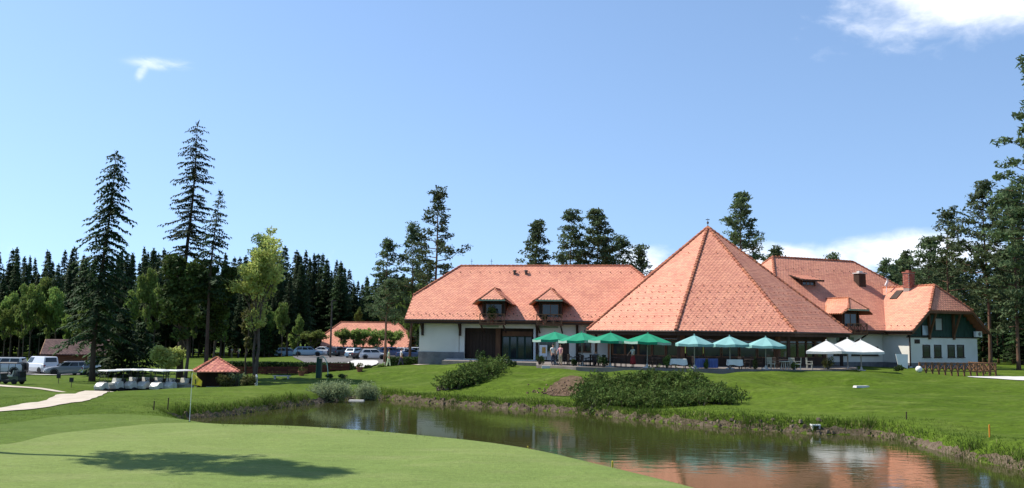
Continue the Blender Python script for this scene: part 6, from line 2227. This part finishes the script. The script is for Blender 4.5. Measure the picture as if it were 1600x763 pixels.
# plants on the dormer balconies
for uc, n_, lb in ((dorm_u[0] - .1, 420, 'big potted plant on the left dormer balcony'), (dorm_u[1] - .5, 120, 'small potted plant on the right dormer balcony')):
    q = L.w(uc, -.22, ZE - .375)
    t = thing('balcony_plant', lb, 'plant', q, aL)
    MB().lathe([(.14, 0), (.20, .30), (.22, .32), (.17, .32)], 10).build('pot', M_terra, t)
    rs_ = np.random.RandomState(n_)
    hh = .75 if n_ > 200 else .3
    link('foliage', tri_mesh('foliage', leaf_tris(rs_, cloud_pts(rs_, n_, (0, 0, .45 + hh * .8), (.15 + .5 * hh, .28, hh)), .17), M_dleaf if n_ < 200 else M_leaf), t)
# menu board / wall picture
pb = thing('menu_board', 'pale board with orange print leaning by the wing wall under the leftmost green parasol', 'sign', L.w(lu(850), VW - .45, .0), aL)
MB().box((0, 0, .9), (.75, .05, 1.1)).build('panel', M_white, pb)
MB().box((.05, -.03, .95), (.35, .012, .6)).build('print', mat('orange_print', (.55, .22, .05), (.6, .4, .1), scale=4, rough=.6), pb)
for s_ in (-1, 1): MB().beam((s_ * .3, .05, 0), (s_ * .3, .03, .35), .05).build('leg', M_brown, pb)
# low white step blocks
for px, lb in ((853, 'low white step block at the terrace edge by the guests'),):
    t = MB().box((0, 0, .10), (.7, .4, .22), top=(.94, .9)).build('step_block', M_conc); q = on(px, 76.3)
    t.location = q; tag(t, lb, 'step')
# white board leaning at the annex corner, white ball
t = thing('white_board', 'tilted white board leaning near the rain pipe of the annex', 'board', on(1411, 85), R(12))
MB().add([(-.50, 0, .45), (.42, -.1, .05), (.55, 0, 1.35), (-.68, .05, 1.38), (-.50, .05, .45), (.42, -.05, .05), (.55, .05, 1.35), (-.68, .1, 1.38)], [(0, 1, 2, 3), (7, 6, 5, 4), (0, 4, 5, 1), (1, 5, 6, 2), (2, 6, 7, 3), (3, 7, 4, 0)]).build('panel', M_white, t)
for s_ in (-.4, .4): MB().beam((s_, .3, -.05), (s_, .06, 1.0), .05).build('leg', M_metal, t)
t = MB().ball((0, 0, .26), .28, 14).build('tee_marker', M_white, smooth=True); t.location = on(1436, 79.0); tag(t, 'white round stone ball at the left end of the crossed fence', 'stone ball')
t = MB().box((0, 0, .06), (1.1, .5, .14), .2, top=(.9, .8)).build('stone_slab', M_conc); t.location = on(1346, 67.5); tag(t, 'flat white slab lying alone in the middle of the lawn', 'slab')
t = thing('outlet_slab', 'small white concrete outlet at the water edge of the right bank', 'outlet', Vector((*on(1275, 50.2).xy, 0.22)))
MB().box((0, .1, .24), (.46, .4, .07)).build('top_slab', M_white, t)
for s_ in (-.18, .18): MB().box((s_, .1, .04), (.07, .36, .32)).build('side_slab', M_conc, t)
t = MB().box((0, .0, .02), (1.2, .5, .10), top=(.9, .8)).build('flat_rock', M_conc); q = on(561, 71.5); t.location = (q.x, 70.3, .02); tag(t, 'flat pale rock at the waterline between the two grey green bushes', 'rock')
# rocks near the small juniper
G_RK = 'stones beside the smaller juniper'
rrs = random.Random(9)
for k in range(9):
    px, Y = 684 + 24 * rrs.random(), 71 + 2.2 * rrs.random()
    s = rrs.uniform(.18, .34)
    m_ = MB().ball((0, 0, s * .3), (s, s * .8, s * .65), 8)
    m_.v = [(a + rrs.gauss(0, s * .1), b + rrs.gauss(0, s * .1), c_ + rrs.gauss(0, s * .08)) for a, b, c_ in m_.v]
    o = m_.build('rock', M_stone); o.location = on(px, Y); tag(o, 'brownish stone lying left of the smaller spreading juniper', 'rock', G_RK)

# ------------------------------------------------------------------ crossed timber fence at the driveway
pa, pb_ = on(1437, 79.2), on(1556, 80.2)
aX = math.atan2(pb_.y - pa.y, pb_.x - pa.x)
lx = (pb_ - pa).length
xf = thing('crossed_fence', 'low timber fence with crossed braces in front of the annex gable', 'fence', pa, aX)
nb = 12
M_rail2 = mat('fence_timber', (.20, .10, .05), (.14, .07, .035), scale=3, rough=.75)
for i in range(nb + 1):
    x = lx * i / nb
    zg = gz(*(pa + Vector((math.cos(aX), math.sin(aX), 0)) * x).xy) - pa.z
    MB().bb(x - .06, x + .06, -.05, .05, zg - .2, .86).build('post', M_rail2, xf)
for i in range(nb):
    x0, x1 = lx * i / nb + .06, lx * (i + 1) / nb - .06
    MB().beam((x0, 0, .80), (x1, 0, .80), .09, .09).build('rail', M_rail2, xf)
    MB().beam((x0, 0, .12), (x1, 0, .12), .08, .08).build('rail', M_rail2, xf)
    MB().beam((x0, -.025, .17), (x1, -.025, .75), .07, .045).build('brace', M_rail2, xf)
    MB().beam((x0, .025, .75), (x1, .025, .17), .07, .045).build('brace', M_rail2, xf)
pr_ = on(1556, 80.4)
# the fence returns towards the gable
for i in range(5):
    y = 3.6 * (i + 1) / 5
    MB().bb(lx - .06, lx + .06, y - .05, y + .05, -.2, .86).build('post', M_rail2, xf)
    y0, y1 = 3.6 * i / 5 + .05, y - .05
    MB().beam((lx, y0, .80), (lx, y1, .80), .09, .09).build('rail', M_rail2, xf)
    MB().beam((lx, y0, .12), (lx, y1, .12), .08, .08).build('rail', M_rail2, xf)
    MB().beam((lx - .02, y0, .17), (lx - .02, y1, .75), .045, .07).build('brace', M_rail2, xf)
    MB().beam((lx + .02, y0, .75), (lx + .02, y1, .17), .045, .07).build('brace', M_rail2, xf)

# ------------------------------------------------------------------ flag, stakes and markers on the course
M_flag = mat('yellow_flag', (.78, .66, .10), (.72, .6, .08), scale=3, rough=.7, trans=.3)
q = G(296, 660, GREEN_Z); q = Vector((q.x, q.y, gz(q.x, q.y)))
fl = thing('golf_flag', 'yellow flag hanging on a pale flagstick at the back of the green', 'flag', q)
top = P(300.5, 583, q.y) - q
MB().tube([(0, 0, -.1), tuple(top)], .011, 8).build('flagstick', M_white, fl)
MB().lathe([(.054, 0), (.054, .012), (.03, .014)], 12, (0, 0, .03)).build('hole_cup', M_trim, fl)
nn = 10; fm = MB()
for i in range(nn + 1):
    s = i / nn
    for j in range(7):
        tt = j / 6
        a = Vector(top) * (1.0 - .02 - tt * .27)
        droop_ = .34 * s ** 1.2
        hgt_ = 1 - .55 * s
        x = a.x + s * .42
        z = Vector(top).z * (.985 - .0) - tt * .50 * hgt_ - droop_ * (.55 + .35 * s) 
        fm.v.append((x - .02 * tt, .05 * math.sin(s * 7 + tt * 2) * s ** .5, z))
for i in range(nn):
    for j in range(6):
        b = i * 7 + j
        fm.f.append((b, b + 7, b + 8, b + 1)); fm.m.append(0)
o = fm.build('flag_cloth', M_flag, fl, smooth=True); sd = o.modifiers.new('cloth', 'SOLIDIFY'); sd.thickness = .006
M_num2 = mat('dark_print', (.06, .05, .03), rough=.7)
MB().bb(top.x + .16, top.x + .20, -.10, -.085, top.z - .46, top.z - .26).build('flag_print', M_num2, fl)
M_orange = mat('orange_stake', (.70, .24, .03), rough=.6); M_ystake = mat('yellow_stake', (.72, .52, .05), rough=.6)
for px, Y, m, hh, lb in ((824.5, 33.4, M_ystake, .26, 'short yellow stake in dry grass at the right rim of the green'), (957, 28.3, M_ystake, .22, 'short yellow stake at the water edge near the bottom of the photo'), (1546.5, 43.5, M_orange, .55, 'orange hazard stake in the grass of the right bank')):
    x = (px - 800) / F * Y
    t = thing('hazard_stake', lb, 'stake', on(px, Y))
    MB().box((0, 0, hh / 2 - .05), (.05, .05, hh + .1)).build('shaft', m, t)
    MB().box((0, 0, hh + .02), (.05, .05, .04), top=(.3, .3)).build('tip', m, t)
for px, Y, hh, lb in ((262, 53.5, .60, 'dark wooden stake in the bank grass left of the flagstick'), (240, 50.5, .42, 'shorter dark wooden stake at the left of the bank grass'), (1416, 50, .35, 'thin dark stake on the right lawn near the bank')):
    t = thing('wooden_stake', lb, 'stake', on(px, Y))
    MB().tube([(0, 0, -.1), (.02, 0, hh)], [.035, .03], 7).build('shaft', M_dark, t)
    MB().lathe([(.04, 0), (.04, .04), (.01, .06)], 8, (.02, 0, hh)).build('cap', M_dark, t)
for px, Y, lb in ((91, 80, 'left one of two small dark course signs on the grass'), (111, 76.5, 'right one of two small dark course signs, nearer to the path')):
    t = thing('course_sign', lb, 'sign', on(px, Y))
    MB().box((0, 0, .62), (.32, .08, .36)).build('panel', M_trim, t)
    MB().tube([(0, .03, -.1), (0, .03, .6)], .025, 6).build('post', M_metal, t)
t = thing('tee_bench', 'pale bench slab on the lawn beyond the two thin trunks', 'bench', on(440, 84.5))
MB().box((0, 0, .30), (1.6, .38, .07)).build('seat', M_conc, t)
for s_ in (-.6, .6): MB().box((s_, 0, .13), (.12, .32, .27)).build('leg', M_conc, t)
# ------------------------------------------------------------------ people
M_skin = mat('skin', (.52, .30, .21), (.48, .27, .19), scale=6, rough=.6)
M_hair = mat('dark_hair', (.035, .022, .015), rough=.6)
def skin_obj(name, nodes, edges, m, parent, sub=1):
    me = bpy.data.meshes.new(name)
    me.from_pydata([n_[0] for n_ in nodes], edges, [])
    me.materials.append(m)
    o = link(name, me, parent)
    sk_ = o.modifiers.new('skin', 'SKIN'); sk_.use_smooth_shade = True
    lay = me.skin_vertices[0] if me.skin_vertices else None
    if lay is None:
        bm_ = bmesh.new(); bm_.from_mesh(me); bm_.verts.layers.skin.verify(); bm_.to_mesh(me); bm_.free()
        lay = me.skin_vertices[0]
    for i, n_ in enumerate(nodes):
        lay.data[i].radius = (n_[1], n_[1] * (n_[2] if len(n_) > 2 else 1))
        lay.data[i].use_root = i == 0
    sb = o.modifiers.new('smooth', 'SUBSURF'); sb.levels = sub; sb.render_levels = sub
    return o
def person(label, p, rz, top_m, low_m, skirt=False, sit=False, stride=0.0, hair_m=None, arms=(0.15, 0.15), h=1.0):
    t = thing('person', label, 'person', p, rz)
    t.scale = (h, h, h)
    hz = .48 if sit else .92
    N = [((0, 0, hz), .13, .75), ((0, 0, hz + .18), .125, .75), ((0, 0, hz + .36), .15, .7), ((0, 0, hz + .50), .11, .8), ((0, -.01, hz + .58), .055), ((0, -.02, hz + .66), .075), ((0, -.02, hz + .75), .088), ((0, -.015, hz + .82), .06)]
    E = [(i, i + 1) for i in range(7)]
    L_, S_ = [], []
    for s_ in (-1, 1):
        st_ = stride * s_
        b = len(N)
        if sit:
            N += [((s_ * .09, 0, hz - .02), .09), ((s_ * .11, -.42, hz - .01), .065), ((s_ * .11, -.44, .10), .042), ((s_ * .11, -.56, .03), .035)]
        else:
            N += [((s_ * .09, 0, hz - .06), .09), ((s_ * .10, -.16 * st_, .48), .062), ((s_ * .10, -.32 * st_ + .04 * abs(st_), .09), .042), ((s_ * .11, -.32 * st_ - .13, .03), .033)]
        E += [(0, b), (b, b + 1), (b + 1, b + 2), (b + 2, b + 3)]
        L_.append((b, b + 1, b + 2))
        b = len(N)
        a = arms[0 if s_ < 0 else 1]
        N += [((s_ * .19, 0, hz + .47), .052), ((s_ * (.24 + .05 * abs(a)), -.28 * a, hz + .20 + .06 * a), .04), ((s_ * .24, -.28 * a - .25 * abs(a), hz - .02 + .28 * a), .028), ((s_ * .24, -.28 * a - .29 * abs(a), hz - .10 + .27 * a), .030, .5)]
        E += [(3, b), (b, b + 1), (b + 1, b + 2), (b + 2, b + 3)]
        hd_ = N[b + 3][0]
        for f_ in range(5):
            c_ = len(N)
            dy = (-.03 + .015 * f_); ll = (.045, .07, .078, .07, .055)[f_]
            N += [((hd_[0] - s_ * (.012 if f_ else .03), hd_[1] + dy, hd_[2] - ll * .55), .010), ((hd_[0] - s_ * (.022 if f_ else .04), hd_[1] + dy, hd_[2] - ll), .008)]
            E += [(b + 3, c_), (c_, c_ + 1)]
        S_.append((b, b + 1))
    skin_obj('body', N, E, M_skin, t)
    # clothes a little fuller than the body
    A = [(N[i][0], N[i][1] * 1.14 + .008, *N[i][2:]) for i in (0, 1, 2, 3)]
    EA = [(0, 1), (1, 2), (2, 3)]
    for b, e in S_:
        k = len(A)
        mid = tuple((x + y) / 2 for x, y in zip(N[b][0], N[e][0]))
        A += [(N[b][0], N[b][1] + .018), (mid, N[b][1] + .008)]
        EA += [(3, k), (k, k + 1)]
    skin_obj('shirt', A, EA, top_m, t)
    if skirt:
        sk_ = MB(); n = 18
        for i, (r_, z) in enumerate(((.145, hz + .06), (.19, hz - .08), (.23, hz - .35), (.27, hz - .66), (.26, hz - .66), (.14, hz + .05))):
            for k in range(n):
                a = 2 * math.pi * k / n
                r2 = r_ * (1 + (.06 * math.sin(5 * a) if z < hz - .2 else 0))
                sk_.v.append((r2 * math.cos(a), r2 * math.sin(a) * .85, z))
        for i in range(5):
            for k in range(n):
                sk_.f.append((i * n + k, i * n + (k + 1) % n, (i + 1) * n + (k + 1) % n, (i + 1) * n + k)); sk_.m.append(0)
        sk_.build('skirt', low_m, t, smooth=True)
    else:
        A = [((0, 0, hz), .155, .8), ((0, 0, hz + .08), .145, .8)]; EA = [(0, 1)]
        for b, c_, d in L_:
            k = len(A)
            A += [(N[b][0], N[b][1] + .022), (N[c_][0], N[c_][1] + .02), (N[d][0], N[d][1] + .022)]
            EA += [(0, k), (k, k + 1), (k + 1, k + 2)]
        skin_obj('trousers', A, EA, low_m, t)
    hm = MB().ball((0, .015, hz + .785), (.094, .105, .095), 12)
    hm.v = [v for v in hm.v]
    hm.build('hair', hair_m or M_hair, t, smooth=True)
    MB().add([(-.014, -.10, hz + .70), (.014, -.10, hz + .70), (0, -.125, hz + .705), (0, -.095, hz + .745)], [(0, 1, 2), (0, 2, 3), (1, 3, 2), (0, 3, 1)]).build('nose', M_skin, t)
    for s_ in (-1, 1):
        MB().ball((s_ * .033, -.098, hz + .735), (.013, .008, .008), 6).build('eye', M_trim, t)
        MB().ball((s_ * .092, -.01, hz + .72), (.012, .025, .035), 6).build('ear', M_skin, t)
        fi = L_[0 if s_ < 0 else 1][2] + 1
        f = N[fi][0]
        MB().ball((f[0], f[1] + .03, .04), (.05, .13, .05), 8).build('shoe', M_trim, t, smooth=True)
    MB().box((0, -.102, hz + .675), (.045, .01, .010)).build('mouth', mat('lips', (.40, .16, .13), rough=.6), t)
    return t
M_wsh = mat('white_shirt', (.78, .77, .75), rough=.8); M_pinkt = mat('pink_top', (.62, .30, .32), rough=.8); M_navy = mat('navy_trousers', (.03, .035, .06), rough=.85)
M_redsk = mat('red_skirt', (.30, .025, .03), rough=.8); M_greysh = mat('grey_shirt', (.20, .21, .24), rough=.85); M_khaki = mat('khaki_trousers', (.35, .30, .20), rough=.85); M_lightg = mat('light_green_top', (.45, .58, .36), rough=.8)
person('person standing in a white shirt and dark trousers under the green parasols', on_ter(864, 78.2), R(20), M_wsh, M_navy)
person('person standing in a pink top, right of the one in the white shirt', on_ter(876, 77.8), R(-40), M_pinkt, M_khaki, arms=(.5, .3))
person('person in a white blouse and long red skirt standing on the terrace', on_ter(989, 74.6), R(-60), M_wsh, M_redsk, skirt=True, arms=(.6, .5))
sc_ = on_ter(931, 76.3)
dup(ch_first, sc_, R(160), 'dark wicker chair the guest in grey sits on', G_CH)
person('person in a grey shirt sitting on a wicker chair at a cafe table', sc_ + Vector((0, 0, 0)), R(160), M_greysh, M_navy, sit=True, arms=(.7, .7))
person('person in white top and dark trousers walking left of the long wing', on(626.5, 93), R(100), M_wsh, M_navy, stride=.8)
person('person in light green clothes walking behind the one in the white top', on(607, 92.5), R(95), M_lightg, M_lightg, stride=.6)
person('distant golfer in white on the practice lawn beyond the gazebo', on(362, 150), R(60), M_wsh, M_khaki, arms=(.5, .5))
person('distant golfer bending near the practice lawn, right of the one in white', on(373, 146), R(-60), M_lightg, M_navy, arms=(.8, .8), h=.9)

# ------------------------------------------------------------------ the tall pine left of the view whose shadow lies on the green
tip = G(535, 741, GREEN_Z)
hsh = 25.0
Lsh = (hsh) / math.tan(SUN_EL)
bx, by = tip.x + SUN_DIR.x / math.cos(SUN_EL) * Lsh, tip.y + SUN_DIR.y / math.cos(SUN_EL) * Lsh
tree('pine_tree', pine_meshes(hsh, 377, .60, 2.3, 34, .75, 60, 'round', .0, .36), Vector((bx, by, gz(bx, by))), 'tall pine just outside the left border whose crown shades the putting green')
